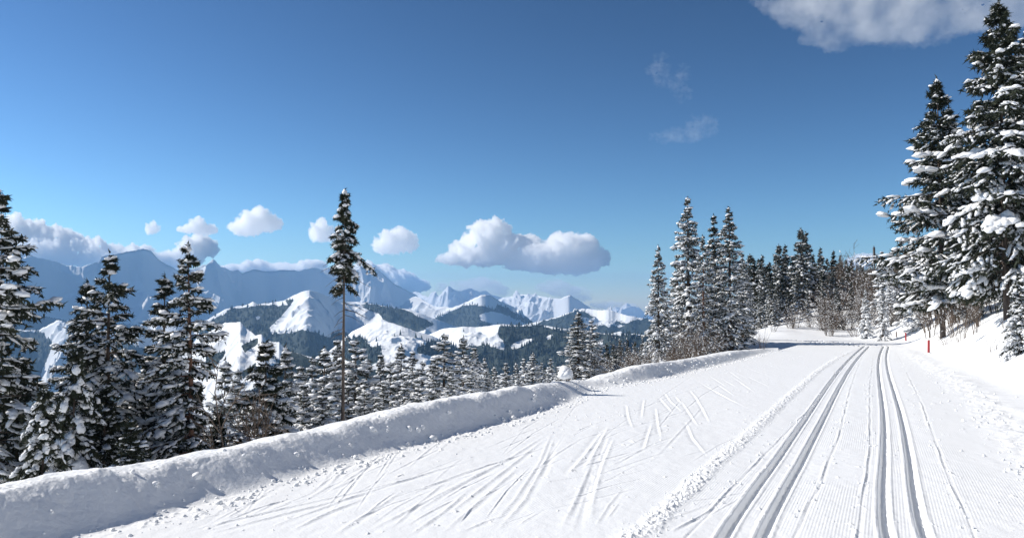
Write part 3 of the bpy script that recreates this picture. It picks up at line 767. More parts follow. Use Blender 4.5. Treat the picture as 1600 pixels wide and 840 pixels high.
def spruce(seed, H=10., R=2., hb=.06, levels=34, nbr=5, droop=.35, up0=.45, twigs=9, per=9, snow=.6, snow_s=1., nl=.125, nw=.028, asym=None, gap=.08,
           prof=.8, big=0, lean=0., trunk_r=.14, dead=0, hi=False, curve=.0, nobark=False, mat=None, bark=None, topbroad=0., tip_snow=.7, ragged=0., deadl=1.):
    """returns meshes (trunk, crown, snow) of a snow-laden spruce, base at the origin"""
    rnd = np.random.default_rng(seed)
    wood, leaf, sn = Geo(), Geo(), Geo()
    tz = np.linspace(-.6, H, 14)
    def axis(z): return np.array([lean * (z / H) + curve * math.sin(z / H * 3), curve * .6 * math.sin(z / H * 5 + seed), z])
    V, F = tube([axis(z) for z in tz], [trunk_r * max(.06, (1 - max(z, 0) / H)) ** .8 for z in tz], 7); wood.add(V, F)
    P0, P1 = [], []; tips = []; S = []
    zs = hb + (1 - hb) * (np.linspace(0, 1, levels) ** .92)
    for li, hz in enumerate(zs[:-1]):
        hz = hz + rnd.normal(0, .25) / levels
        hz = min(max(hz, hb), .985)
        n = nbr if hz < .8 else max(3, nbr - 1)
        a0 = rnd.uniform(0, 6.28); lvl = rnd.uniform(.86, 1.1)
        for b in range(n):
            if rnd.random() < gap: continue
            a = a0 + b * 2 * math.pi / n + rnd.normal(0, .22)
            rr = R * ((1 - hz) ** prof * (1 - topbroad) + topbroad * min(1, (1 - hz) * 4)) * lvl * rnd.uniform(.62 - ragged, 1.2 + ragged * .3) * min(1., .25 + (1 - hz) / .22) + .05
            if hz < hb + .12: rr *= .55 + .45 * (hz - hb) / .12 + .15
            if asym: rr *= asym(a, hz)
            if rr < .06: continue
            z0 = min(hz + rnd.normal(0, .6) / levels, .985) * H
            e0 = up0 * (hz ** 1.5) - droop * (1 - hz) ** .7 * .55 + rnd.normal(0, .07)
            base = axis(z0); dirh = np.array([math.cos(a), math.sin(a), 0])
            m = 6
            t = np.linspace(0, 1, m)
            side = np.array([-dirh[1], dirh[0], 0]) * rnd.normal(0, .10)
            pts = base + dirh * (rr * t)[:, None] + UP * (rr * (e0 * t - droop * t ** 2 * rnd.uniform(.6, 1.2) + .16 * t ** 4))[:, None] + side * (rr * t ** 2)[:, None]
            if rr > .35: V, F = tube(pts, np.linspace(.022, .006, m) * (rr / R * .7 + .5) * (H / 10), 3, False); wood.add(V, F)
            # twigs
            nt = max(3, int(twigs * (.45 + .55 * rr / R)))
            for k in range(nt):
                tt = .16 + .84 * (k + rnd.random()) / nt
                q = base + (pts - base)[0]
                fi = tt * (m - 1); i0 = min(int(fi), m - 2); q = pts[i0] + (pts[i0 + 1] - pts[i0]) * (fi - i0)
                ax = pts[i0 + 1] - pts[i0]; ax /= np.linalg.norm(ax)
                for sgn in (-1, 1):
                    L = rr * (.20 + .34 * (1 - tt)) * rnd.uniform(.6, 1.2) + .05
                    sd = np.array([-dirh[1], dirh[0], 0]) * sgn
                    d = ax * .65 + sd * .75 + UP * (-.20 - .75 * rnd.random() ** 1.5) + rnd.normal(0, .16, 3)
                    d /= np.linalg.norm(d)
                    P0.append(q); P1.append(q + d * L)
            P0.append(pts[-2]); P1.append(pts[-1] + (pts[-1] - pts[-2]) * .25)
            P0.append(pts[1]); P1.append(pts[3]); P0.append(pts[3]); P1.append(pts[5])
            # snow along the branch, thicker outward
            cov = rnd.random()
            if cov < snow + .2:
                for k in range(2 if hz > .85 else 4):
                    tt = rnd.uniform(.3, 1.02)
                    fi = min(tt, .999) * (m - 1); i0 = min(int(fi), m - 2); q = pts[i0] + (pts[i0 + 1] - pts[i0]) * (fi - i0)
                    ax = pts[i0 + 1] - pts[i0]
                    s = .74 * (.055 + .085 * rr / R * rnd.uniform(.5, 1.4)) * snow_s * (H / 10)
                    S.append((q + UP * s * .45 + rnd.normal(0, .03 * rr, 3) * np.array([1, 1, 0]), ax, s * rnd.uniform(1.4, 2.6), s * rnd.uniform(.8, 1.5), s * rnd.uniform(.5, .85)))
            if rnd.random() < tip_snow * snow:
                s = (.07 + .09 * rr / R) * snow_s * (H / 10) * rnd.uniform(.7, 1.3)
                tips.append((pts[-1] + UP * s * .3, pts[-1] - pts[-2], s * 1.7, s * 1.3, s * .9))
            if big and rr > .45 * R and rnd.random() < big:
                s = .21 * snow_s * (H / 10) * rnd.uniform(.6, 1.5)
                for k in range(3):
                    tt = .55 + .45 * k / 2 + rnd.normal(0, .05); fi = min(max(tt, 0), .999) * (m - 1); i0 = int(fi); q = pts[i0] + (pts[i0 + 1] - pts[i0]) * (fi - i0)
                    sd = np.array([-dirh[1], dirh[0], 0])
                    qc = q + UP * s * .3 + sd * rnd.normal(0, .10 * rr); axd = pts[i0 + 1] - pts[i0]; axd = axd / np.linalg.norm(axd)
                    for _q in range(4):
                        o_ = axd * rnd.normal(0, .75 * s) + sd * rnd.normal(0, .65 * s); o_[2] -= .35 * abs(o_ @ sd); s2 = s * rnd.uniform(.4, .8)
                        tips.append((qc + o_, axd + sd * rnd.normal(0, .4), s2 * rnd.uniform(1.1, 1.7), s2 * rnd.uniform(.9, 1.2), s2 * rnd.uniform(.6, .85)))
    # leader
    P0 += [axis(H * .93)] * 3; P1 += [axis(H) + UP * .10 * H / 10] * 3
    P0 = np.array(P0); P1 = np.array(P1)
    sc_ = H / 10
    needles(leaf, P0, P1, per, nl * sc_, nw * sc_, rnd)
    # snow on twigs
    k = rnd.random(len(P0)) < snow
    c = (P0[k] * .42 + P1[k] * .58); ax = P1[k] - P0[k]; L = np.linalg.norm(ax, axis=1)
    w = np.clip(L * .22, .022 * sc_, .085 * sc_ * snow_s) * snow_s * rnd.uniform(.6, 1.3, len(c))
    c = c + UP * (w * .5)[:, None]
    blobs(sn, c, ax, L * rnd.uniform(.2, .42, len(c)), w * 1.15, w * .65, ICO1, rnd)
    c2 = P0[k] + ax * rnd.uniform(.65, 1.0, len(c))[:, None] + rnd.normal(0, .02 * sc_, c.shape) + UP * (w * .4)[:, None]
    k2 = rnd.random(len(c)) < .5
    blobs(sn, c2[k2], ax[k2], w[k2] * 1.1, w[k2] * .9, w[k2] * .6, ICO1, rnd)
    if S:
        A = [np.array(q) for q in zip(*S)]
        blobs(sn, A[0], A[1], A[2], A[3], A[4], ICO1, rnd, .15)
    if tips:
        A = [np.array(q) for q in zip(*tips)]
        blobs(sn, A[0], A[1], A[2], A[3], A[4], ICO2 if hi else ICO1, rnd, .07 if hi else .14, .5)
    # cap at the top
    blobs(sn, np.array([axis(H * .985), axis(H * .95)]), np.array([[1., 0, .2], [1, .3, .1]]), np.array([.10, .16]) * sc_, np.array([.09, .13]) * sc_, np.array([.14, .10]) * sc_, ICO1, rnd)
    if dead:
        for _ in range(dead):
            hz = rnd.uniform(.12, hb + .1); a = rnd.uniform(0, 6.28); L = R * rnd.uniform(.15, .5) * (deadl if hz > hb - .2 else 1.)
            p = axis(hz * H); d = np.array([math.cos(a), math.sin(a), -.25])
            V, F = tube([p, p + d * L * .5, p + d * L + UP * (-.15 * L)], [.014 * sc_, .009 * sc_, .004 * sc_], 3, False); wood.add(V, F)
    return (wood.mesh('trunk', bark or M_bark), leaf.mesh('crown', mat or M_needle, False), sn.mesh('snow_cover', M_tsnow), H)

def place_tree(proto, x, y, z, h, wscale=1., rot=None, name='snowy_spruce', label='', group=None, cat='tree', tilt=0.):
    e = bpy.data.objects.new(name, None); C.objects.link(e)
    e.empty_display_size = .3
    s = h / proto[3]
    e.location = (x, y, z); e.scale = (s * wscale, s * wscale, s)
    e.rotation_euler = (tilt * .4, tilt, rot if rot is not None else random.uniform(0, 6.28))
    e['label'] = label; e['category'] = cat
    if group: e['group'] = group
    for nm, me in zip(('trunk', 'crown', 'snow_cover'), proto[:3]):
        if me is None: continue
        o = bpy.data.objects.new(nm, me); C.objects.link(o); o.parent = e
        if nm == 'snow_cover': o['kind'] = 'stuff'
    return e

def tree_px(proto, px, top, d, w=1., label='', group=None, rot=None, name='snowy_spruce', sink=.15, tilt=0.):
    p = at_depth(px, top, d)
    zb = gz(p[0], p[1]) - sink
    h = max(p[2] - zb, .5)
    return place_tree(proto, p[0], p[1], zb, h, w, rot, name, label, group, tilt=tilt)

def lr(left=1., right=1., lo=0., hi=1.):
    """branch length by side, between heights lo and hi"""
    def f(a, h):
        if h < lo or h > hi: return 1.
        c = math.cos(a)
        return right + (left - right) * (.5 - .5 * c)
    return f
tall = [spruce(11, mat=M_needle_frost, R=1.55, levels=42, nbr=5, hb=.05, twigs=7, per=9, snow=.8, snow_s=.85, droop=.4),
        spruce(12, mat=M_needle_frost, R=1.35, levels=40, nbr=5, hb=.10, twigs=7, per=9, snow=.85, snow_s=.9, droop=.5, prof=.65),
        spruce(13, mat=M_needle_frost, R=1.75, levels=36, nbr=5, hb=.16, twigs=7, per=9, snow=.8, snow_s=.85, droop=.35, gap=.18, bark=M_bark_red)]
layered = spruce(21, R=2.35, levels=33, nbr=5, hb=.08, twigs=10, per=11, snow=.75, snow_s=.85, droop=.62, up0=.75, prof=.75, gap=.14, trunk_r=.13)
layered2 = spruce(22, R=2.0, levels=34, nbr=5, hb=.06, twigs=9, per=11, snow=.75, snow_s=.85, droop=.5, up0=.6, prof=.7, gap=.16)
onesided = spruce(23, lean=-.33, R=1.5, levels=36, nbr=5, hb=.14, twigs=8, per=10, snow=.75, snow_s=.8, droop=.5, up0=.5, prof=.6, gap=.15, asym=lr(1.35, .28, 0, .62), dead=26, trunk_r=.12, bark=M_bark_red)
slim = spruce(24, R=1.25, levels=34, nbr=5, hb=.16, twigs=8, per=10, snow=.75, snow_s=.8, droop=.5, up0=.5, prof=.6, gap=.14, dead=20, trunk_r=.12)
lonely = spruce(25, R=.86, levels=24, nbr=5, hb=.715, twigs=9, per=11, snow=.6, snow_s=.75, droop=.62, deadl=2.2, up0=.1, prof=.35, gap=.22, topbroad=.42, dead=60, trunk_r=.075,
                asym=lr(.6, 1.25, 0, .90), nl=.13, nw=.026, ragged=.5)
young = [spruce(31, R=2.6, levels=24, nbr=6, hb=.03, twigs=9, per=10, snow=.8, snow_s=1.45, droop=.55, up0=.7, nl=.26, nw=.045, prof=.85, hi=True, big=.25),
         spruce(32, R=2.3, levels=25, nbr=6, hb=.04, twigs=8, per=11, snow=.5, snow_s=1.1, droop=.5, up0=.7, nl=.22, nw=.04, prof=.8, hi=True, big=.1)]
laden = spruce(33, R=2.5, levels=20, nbr=6, hb=.04, twigs=9, per=14, snow=.55, snow_s=1.45, droop=1.15, up0=.6, nl=.28, nw=.045, prof=.6, hi=True, big=.45)
mid = [spruce(41, mat=M_needle_frost, R=1.9, levels=33, nbr=5, hb=.04, twigs=6, per=6, snow=.95, snow_s=1.5, droop=.45, nl=.18, nw=.04),
       spruce(42, mat=M_needle_frost, R=1.6, levels=34, nbr=5, hb=.04, twigs=6, per=6, snow=.95, snow_s=1.5, droop=.5, nl=.18, nw=.04, gap=.14),
       spruce(43, mat=M_needle_frost, R=2.2, levels=31, nbr=5, hb=.05, twigs=7, per=6, snow=.95, snow_s=1.5, droop=.4, nl=.18, nw=.04, gap=.12)]
giant = spruce(51, R=2.3, levels=40, nbr=6, hb=.13, twigs=11, per=13, snow=.62, snow_s=.82, droop=.5, up0=.55, prof=.66, nl=.17, nw=.028, hi=True, big=.42, gap=.10, trunk_r=.10, dead=60)
giant2 = spruce(52, R=2.1, levels=38, nbr=6, hb=.10, twigs=10, per=13, snow=.5, snow_s=.75, droop=.5, up0=.5, prof=.6, nl=.15, nw=.024, hi=True, big=.4, gap=.10, trunk_r=.10, dead=60)
leaner = spruce(53, R=1.7, levels=42, nbr=5, hb=.16, twigs=9, per=11, snow=.72, snow_s=.85, droop=.3, up0=.5, prof=.62, nl=.18, nw=.03, hi=True, big=.35, gap=.16, asym=lr(1.5, .8, .28, .60), trunk_r=.095, dead=40)
distant = [spruce(61, mat=M_needle_frost, R=1.75, levels=22, nbr=5, hb=.04, twigs=4, per=6, snow=.55, snow_s=1.2, droop=.45, nl=.3, nw=.07),
           spruce(62, R=1.5, levels=22, nbr=5, hb=.04, twigs=4, per=6, snow=.5, snow_s=1.1, droop=.5, nl=.3, nw=.07),
           spruce(63, mat=M_needle_frost, R=2.1, levels=24, nbr=5, hb=.06, twigs=4, per=6, snow=.6, snow_s=1.2, droop=.45, nl=.3, nw=.07)]

T = tree_px
# left cluster behind the bank
T(layered2, -6, 286, 14.5, 1.15, 'tall dark spruce cut by the left edge of the photo', name='spruce_tree', rot=.4)
T(slim, -52, 260, 17, 1.3, 'spruce almost outside the left edge, behind the tall dark one', name='spruce_tree', rot=2.)
T(layered, 172, 398, 17.5, 1.1, 'broad layered spruce with long snow-lined branches below the flat topped summit', name='spruce_tree', rot=1.0)
T(layered2, 137, 440, 20, 1.0, 'darker spruce just left of and behind the broad layered spruce', name='spruce_tree', rot=2.6)
T(slim, 258, 432, 18.5, 1.25, 'slim spruce between the broad layered spruce and the one-sided tall spruce', name='spruce_tree', rot=4.0)
T(onesided, 313, 383, 17, 1.15, 'tall spruce with most branches on one side and a bare lower trunk on the other', name='spruce_tree', rot=0.0)
T(laden, 70, 607, 11.5, .95, 'small spruce weighed down by thick snow near the left end of the bank', name='young_spruce', rot=.5)
T(laden, 118, 545, 14, .85, 'drooping young spruce with arching snow-covered branches', name='young_spruce', rot=2.2)
T(young[1], 30, 560, 16, 1.0, 'dark young spruce under the tall spruce at the left edge', name='young_spruce', rot=1.2)
T(young[1], 205, 655, 13.5, 1.3, 'low snowy spruce sapling in front of the layered spruce', name='spruce_sapling', rot=3.3)
T(young[1], 165, 600, 16, 1.1, 'young spruce filling the gap behind the drooping one', name='young_spruce', rot=5.)
T(mid[2], 228, 560, 19, 1.1, 'bushy spruce low between the layered and the slim spruce', name='young_spruce', rot=5.5)
T(mid[0], 275, 540, 20, 1.1, 'dark spruce in the shade beneath the slim spruce', name='young_spruce', rot=.9)
T(mid[0], 352, 563, 30, 1.2, 'grey-green spruce standing alone right of the bare lower trunk', name='spruce_tree', rot=2.8)
T(mid[1], 372, 578, 33, 1.2, 'shorter spruce touching the right side of the lone grey-green one', name='spruce_tree', rot=1.8)
T(young[1], 340, 640, 21, 1.2, 'snow-dusted spruce sapling at the foot of the lone grey-green spruce', name='spruce_sapling', rot=.2)
T(young[0], 416, 536, 18, 1.3, 'well-rounded young spruce with heavy snow pads left of the bare-stemmed tree', name='young_spruce', rot=.8)
T(mid[0], 446, 541, 25, 1.1, 'dark spruce directly behind the well-rounded young spruce', name='spruce_tree', rot=3.6)
T(lonely, 539, 296, 16.5, 1.0, 'tall lone spruce with a long bare stem and a ragged crown only at the top', name='bare_stemmed_spruce', rot=.0)
row = [(470, 572, 30, 1), (488, 560, 33, 2), (507, 543, 29, 0), (527, 531, 31, 1), (556, 531, 30, 2), (573, 560, 34, 0), (595, 554, 32, 1), (610, 566, 27, 2), (627, 539, 36, 0), (645, 549, 35, 1), (660, 565, 30, 2),
       (694, 522, 27, 2), (677, 560, 25, 1), (724, 526, 30, 0), (741, 543, 32, 1), (757, 559, 34, 2), (772, 572, 36, 0), (790, 567, 44, 1), (806, 566, 46, 0), (819, 560, 48, 1), (833, 551, 44, 0), (846, 566, 50, 2), (860, 560, 58, 1), (875, 572, 40, 0)]
ROWL = ['snowy spruce just right of the dark one behind the well-rounded young spruce', 'slender snowy spruce midway between the well-rounded young spruce and the bare stem', 'snowy spruce second to the left of the bare stem',
        'tall snowy spruce touching the left side of the bare stem', 'tall snowy spruce immediately right of the bare stem', 'shorter spruce one step right of the bare stem, against the dark woods', 'snowy spruce in front of the left foot of the snow knoll',
        'small grey spruce low in front of the snow knoll', 'pointed spruce rising in front of the middle of the snow knoll', 'pointed spruce rising in front of the right slope of the snow knoll', 'short spruce left of the broadest pale spruce in the row',
        'broadest and highest pale spruce in the row right of the bare stem', 'low spruce tucked under the left side of the broadest pale spruce', 'tall pale spruce standing right against the broadest one', 'spruce falling off in height right of the two pale tall ones',
        'spruce at the right end of the dense pale row', 'low spruce closing the dense pale row on the right', 'first small spruce of the thin line beyond the dense row', 'second small spruce of the thin line beyond the dense row',
        'third small spruce of the thin line beyond the dense row', 'narrow speckled spire, the highest of the thin line before the snow-capped bush', 'small spruce just right of the narrow speckled spire', 'faint small spruce behind the thicket left of the stout spruce', 'low spruce behind the snow-capped bush']
for i, (px, top, d, k) in enumerate(row):
    T(mid[k], px, top, d, 1.2 + .15 * (i % 3), ROWL[i], 'spruces in the row behind the bank', name='spruce_tree')
PEEP = {475: 'young spruce low behind the bank just right of the well-rounded young spruce', 505: 'young spruce low behind the bank a little left of the bare stem', 570: 'young spruce low behind the bank a little right of the bare stem',
        600: 'young spruce peeping over the bank in front of the small grey spruce', 632: 'young spruce peeping over the bank where its crest steps up', 655: 'young spruce peeping over the bank left of the broadest pale spruce',
        705: 'young spruce directly in front of the broadest pale spruce', 735: 'young spruce in front of the pale tall pair on its right side', 762: 'young spruce peeping out in front of the right end of the dense row',
        380: 'young spruce low between the lone grey-green spruce and the well-rounded one', 440: 'young spruce crouching against the right foot of the well-rounded one', 545: 'young spruce half hidden behind the foot of the bare stem', 590: 'nearest low spruce top showing over the bank right of the bare stem'}
for px, top, d, k in [(475, 600, 22, 1), (505, 605, 22, 0), (570, 600, 22, 2), (600, 600, 24, 1), (632, 596, 23, 0), (655, 598, 22, 2), (705, 580, 20, 1), (735, 585, 24, 0), (762, 590, 27, 1), (380, 640, 22, 0), (440, 620, 20, 1), (545, 590, 25, 0), (590, 620, 20, 1)]:
    T(mid[k % 3], px, top, d, 1.35, PEEP[px], 'young spruces peeping over the bank', name='young_spruce')
T(tall[0], 903, 488, 36, 2.1, 'stout snow-speckled spruce standing alone before the valley, left of the tall group', name='spruce_tree', rot=.3)
T(mid[2], 925, 500, 37.5, 1.35, 'narrower companion leaning on the right of the stout speckled spruce', name='spruce_tree', rot=3.)
T(young[0], 962, 546, 38, .9, 'small heavily snowed spruce among the brown thicket', name='young_spruce')
for px, top, d, k in [(938, 543, 75, 0), (948, 536, 80, 1), (958, 538, 84, 2), (969, 532, 78, 0), (981, 531, 82, 1), (992, 534, 76, 2), (930, 548, 70, 1), (890, 566, 66, 0), (915, 556, 72, 2), (852, 574, 60, 1), (1004, 530, 80, 0)]:
    T(distant[k], px, top, d, 1.1, 'small far spruce on the falling slope behind the brown thicket', 'far spruces behind the brown thicket', name='spruce_tree')

# tall group left of the bend
T(tall[0], 1028, 384, 44, 1.0, 'leftmost pointed spruce of the tall group left of the bend', name='spruce_tree', rot=.6)
T(tall[1], 1074, 308, 46, 1.1, 'tallest spruce of the group left of the bend', name='spruce_tree', rot=1.7)
T(tall[2], 1058, 400, 48, 1.1, 'shadowed spruce behind the tallest one of the group', name='spruce_tree', rot=2.9)
T(tall[2], 1098, 368, 44, .95, 'bushy bent-topped spruce between the two tallest ones', name='spruce_tree', rot=3.7)
T(slim, 1115, 336, 47, 1.0, 'thin spire-topped spruce between the bushy one and the thick snowy one', name='spruce_tree', rot=5.2)
T(tall[0], 1139, 324, 45, 1.25, 'thick snowy spruce at the right end of the tall group', name='spruce_tree', rot=4.4)
T(tall[1], 1160, 396, 50, 1.2, 'lower spruce peeking out right of the thick snowy one', name='spruce_tree', rot=5.9)
T(mid[1], 1040, 470, 46, 1., 'short spruce filling the foot of the tall group', 'short spruces at the foot of the tall group', name='spruce_tree')
T(mid[0], 1125, 470, 47, 1., 'short spruce filling the foot of the tall group', 'short spruces at the foot of the tall group', name='spruce_tree')

# hillside beyond the bend
for k in range(26):
    px = 1168 + k * 8.2 + (k * 37 % 7); top = 437 - 18 * math.sin(k * 1.7) ** 2 - (10 if 3 < k < 12 else 0)
    T(distant[k % 3], px, top, 76 + (k * 13 % 40), 1.15, 'lower dark spruce in the belt halfway up the hillside beyond the bend', 'lower spruces in the hillside belt', name='spruce_tree')
for k in range(20):
    px = 1172 + k * 11.3 + (k * 29 % 9); top = 398 + 22 * ((k * 37 % 11) / 11) + (6 if k > 8 else 0)
    T(distant[(k + 2) % 3], px, top, 88 + (k * 19 % 30), 1.25, 'frosted spruce in the dense line climbing the hillside beyond the bend', 'spruces in the line climbing the hillside', name='spruce_tree')
for k in range(22):
    px = 1285 + k * 6.6 + (k * 31 % 5); top = 424 + 12 * math.sin(k * 2.1) ** 2 - (k % 4) * 4
    T(distant[(k + 1) % 3], px, top, 78 + (k * 17 % 34), 1.15, 'small snow-dusted spruce rising out of the brown hillside thicket', 'small spruces in the hillside thicket', name='spruce_tree')
hill = [(1178, 404, 82, 1), (1190, 400, 80, 0), (1169, 420, 84, 2), (1202, 410, 84, 1), (1217, 383, 86, 2), (1227, 384, 90, 0), (1238, 400, 92, 1), (1251, 358, 84, 2), (1259, 364, 88, 0), (1270, 398, 96, 1), (1282, 388, 98, 0), (1292, 404, 104, 2), (1302, 392, 104, 1),
        (1313, 399, 108, 0), (1322, 406, 112, 2), (1329, 410, 118, 1), (1339, 414, 120, 0), (1348, 417, 120, 2), (1357, 418, 116, 1), (1246, 425, 80, 0), (1205, 440, 74, 2), (1180, 450, 72, 1), (1222, 430, 80, 1), (1165, 455, 70, 0), (1262, 430, 90, 2), (1318, 425, 100, 0), (1194, 455, 76, 2), (1276, 420, 94, 0), (1336, 430, 104, 1)]
for px, top, d, k in hill:
    if (px, top) == (1251, 358): lab, g = 'tallest regular spruce on the hillside beyond the bend', None
    elif (px, top) == (1217, 383): lab, g = 'second tallest hillside spruce, left of the tallest regular one', None
    elif px < 1245: lab, g = 'dark spruce on the hillside between the tall group and the tallest hillside spruce', 'hillside spruces left of the tallest one'
    else: lab, g = 'dark spruce on the skyline of the hill right of the tallest hillside spruce', 'hillside spruces right of the tallest one'
    T(distant[k], px, top, d, 1.1, lab, g, name='spruce_tree')
T(mid[1], 1378, 393, 62, 1.1, 'tall speckled spruce on the bank above the two small posts', name='spruce_tree', rot=1.)
T(mid[0], 1390, 402, 66, 1.0, 'spruce tucked behind the speckled one above the small posts', name='spruce_tree', rot=2.)
T(mid[1], 1390, 437, 58, 1.0, 'smaller snow-hung spruce standing lowest above the two small posts', name='spruce_tree', rot=3.)
T(mid[1], 1378, 446, 50, .85, 'young snowy spruce standing forward on the slope just left of the two small posts', name='young_spruce', rot=2.2)
T(mid[0], 1352, 452, 55, .85, 'small snowy spruce at the front of the thicket above the end of the tracks', name='young_spruce', rot=.7)
T(mid[2], 1412, 420, 62, 1.0, 'snowy spruce at the left foot of the leaning snow-laden tree', name='spruce_tree', rot=4.)
T(mid[0], 1342, 452, 66, 1.0, 'squat dark spruce among the hillside bushes', name='young_spruce', rot=1.4)
T(young[1], 1300, 486, 63, 1.3, 'low dark spruce shrub leaning on the slope edge beyond the bend', name='young_spruce', rot=1.4)
# right hand giants
T(leaner, 1464, 124, 37, 1.1, 'tall snow-laden spruce with longer branches toward the valley, left of the giant', name='spruce_tree', rot=0.)
T(slim, 1482, 168, 41, 1.1, 'thin spruce top showing between the leaning tree and the giant', name='spruce_tree', rot=1.2)
T(giant, 1560, 4, 28, 1.0, 'giant spruce with big snow pads reaching the top of the picture', name='spruce_tree', rot=.9)
T(giant2, 1612, 40, 30, 1.1, 'dark giant spruce cut by the right edge', name='spruce_tree', rot=2.4)
T(slim, 1520, 210, 36, 1.3, 'dark spruce filling the gap behind the giant', name='spruce_tree', rot=3.4)
T(giant2, 1680, 60, 36, 1.1, 'spruce standing outside the right edge behind the dark giant', name='spruce_tree', rot=.4)
T(mid[2], 1430, 400, 50, 1.1, 'lower spruce behind the reddish trunk at the leaning tree', name='spruce_tree', rot=.4)
T(mid[1], 1505, 400, 44, 1.1, 'lower dark spruce behind the foot of the giant', name='spruce_tree', rot=.4)
T(young[0], 1592, 425, 21, .9, 'young spruce buried in snow on the mound at the right edge', name='young_spruce', rot=.4)
#TREES#
# ------------------------------------------------------------------ bare shrubs
def shrub(seed, h=1., stems=12, spread=.5, rad=.012, snow=0, sub=4, lvl2=2):
    rnd = np.random.default_rng(seed); g = Geo(); sn = Geo(); pts_s = []
    for _ in range(stems):
        a = rnd.uniform(0, 6.28); sp = spread * rnd.uniform(.2, 1.1); hh = h * rnd.uniform(.55, 1.05)
        b = np.array([math.cos(a), math.sin(a), 0]) * .08 * h
        d = np.array([math.cos(a) * sp, math.sin(a) * sp, 1.])
        P = np.array([b + d * hh * t + np.array([math.cos(a), math.sin(a), 0]) * .18 * sp * hh * t * t + rnd.normal(0, .018 * h, 3) * (t > 0) for t in np.linspace(0, 1, 5)])
        P[0][2] -= .1
        g.add(*tube(P, np.linspace(rad, rad * .25, 5), 3, False))
        for k in range(sub):
            t = rnd.uniform(.25, .95); fi = t * 4; i = min(int(fi), 3); q = P[i] + (P[i + 1] - P[i]) * (fi - i)
            dd = d / np.linalg.norm(d) + rnd.normal(0, .55, 3); dd /= np.linalg.norm(dd); L = hh * rnd.uniform(.2, .42)
            Q = np.array([q, q + dd * L * .5 + rnd.normal(0, .02 * h, 3), q + dd * L + UP * .05 * L])
            g.add(*tube(Q, [rad * .5, rad * .35, rad * .15], 3, False)); pts_s.append((Q[1], dd))
            for _k in range(lvl2):
                q2 = Q[1] + (Q[2] - Q[1]) * rnd.random(); d2 = dd + rnd.normal(0, .6, 3); d2 /= np.linalg.norm(d2)
                g.add(*tube([q2, q2 + d2 * L * .5], [rad * .3, rad * .12], 3, False)); pts_s.append((q2 + d2 * L * .25, d2))
    if snow:
        sel = [p for p in pts_s if rnd.random() < snow]
        if sel:
            c = np.array([p[0] for p in sel]); ax = np.array([p[1] for p in sel]); n = len(c)
            w = h * rnd.uniform(.006, .013, n)
            blobs(sn, c + UP * (w * .6)[:, None], ax, w * rnd.uniform(1.2, 2.2, n), w * 1.1, w, ICO1, rnd)
    return (g.mesh('stems', M_twig, True), None if not sn.v else sn.mesh('snow_cover', M_tsnow))

def place_shrub(p, x, y, z, h, w=1., label='', group=None, name='bare_shrub', cat='shrub', rot=None):
    e = bpy.data.objects.new(name, None); C.objects.link(e); e.empty_display_size = .2
    e.location = (x, y, z); e.scale = (h * w, h * w, h); e.rotation_euler = (0, 0, random.uniform(0, 6.28) if rot is None else rot)
    e['label'] = label; e['category'] = cat
    if group: e['group'] = group
    for nm, me in zip(('stems', 'snow_cover'), p):
        if me is None: continue
        o = bpy.data.objects.new(nm, me); C.objects.link(o); o.parent = e
        if nm == 'snow_cover': o['kind'] = 'stuff'
    return e
dense = [shrub(71, 1., 16, .55, .008, .4, 6, 3), shrub(72, 1., 18, .38, .008, .35, 6, 3), shrub(73, 1., 14, .75, .008, .5, 6, 3)]
birch = [shrub(74, 1., 5, .22, .012, .2, 12, 4), shrub(75, 1., 4, .15, .012, .15, 14, 4)]
thin_sh = [shrub(76, 1., 11, .45, .009, 0, 2, 1), shrub(77, 1., 8, .7, .010, .05, 3, 1)]
g_ = np.random.default_rng(44)
def on_ground_px(px, py, dmin, dmax):
    """where the sight line through a pixel meets the snow"""
    ds = np.linspace(dmin, dmax, 90); P = np.array([at_depth(px, py, d) for d in ds])
    gg = ground(P[:, 0], P[:, 1]); below = np.nonzero(P[:, 2] < gg)[0]
    if len(below) == 0: return None
    return P[below[0]][0], P[below[0]][1], gg[below[0]]
# thicket on the hillside beyond the bend
n = 0
while n < 130:
    px = 1150 + 300 * g_.random() ** .75; d = g_.uniform(58, 118)
    t = (px - 1150) / 330
    if d < 66 + 6 * math.sin(px * .05) and g_.random() < .8: continue
    if px < 1230 and d < 72: continue
    p = at_depth(px, 470, d); z = gz(p[0], p[1])
    py = to_px(p[0], p[1], z)[1]
    if px < 1420 and py > 492 - 14 * (1 - t) and g_.random() < .94: continue
    k = g_.integers(0, 5)
    pr = (dense + birch)[k]
    h = g_.uniform(1.4, 2.9) if k < 3 else g_.uniform(2.5, 3.8)
    lab = ('brown bare shrub in the thicket on the hillside right of the tallest hillside spruce' if px > 1255 else 'grey bare shrub below the hillside spruces just right of the tall group')
    place_shrub(pr, p[0], p[1], z - .1, h, 1.7 if k < 3 else 1.1, lab, 'bare shrubs of the right hillside thicket' if px > 1255 else 'bare shrubs right of the tall group')
    n += 1
# brown thicket beneath the tall group and along the valley edge
n = 0
while n < 64:
    px = g_.uniform(800, 1175); d = g_.uniform(34, 62)
    if px > 1120 and d < 44: continue
    p = at_depth(px, 560, d); z = gz(p[0], p[1])
    if n % 3 and px < 880: continue
    h = g_.uniform(.9, 1.9)
    place_shrub(dense[g_.integers(0, 3)] if g_.random() < .7 else birch[g_.integers(0, 2)], p[0], p[1], z - .1, h, 1.1,
                'brown bare shrub under the tall spruce group' if px > 1000 else 'brown bare shrub in the thicket between the stout spruce and the tall group',
                'bare shrubs under the tall group' if px > 1000 else 'bare shrubs of the valley edge thicket')
    n += 1
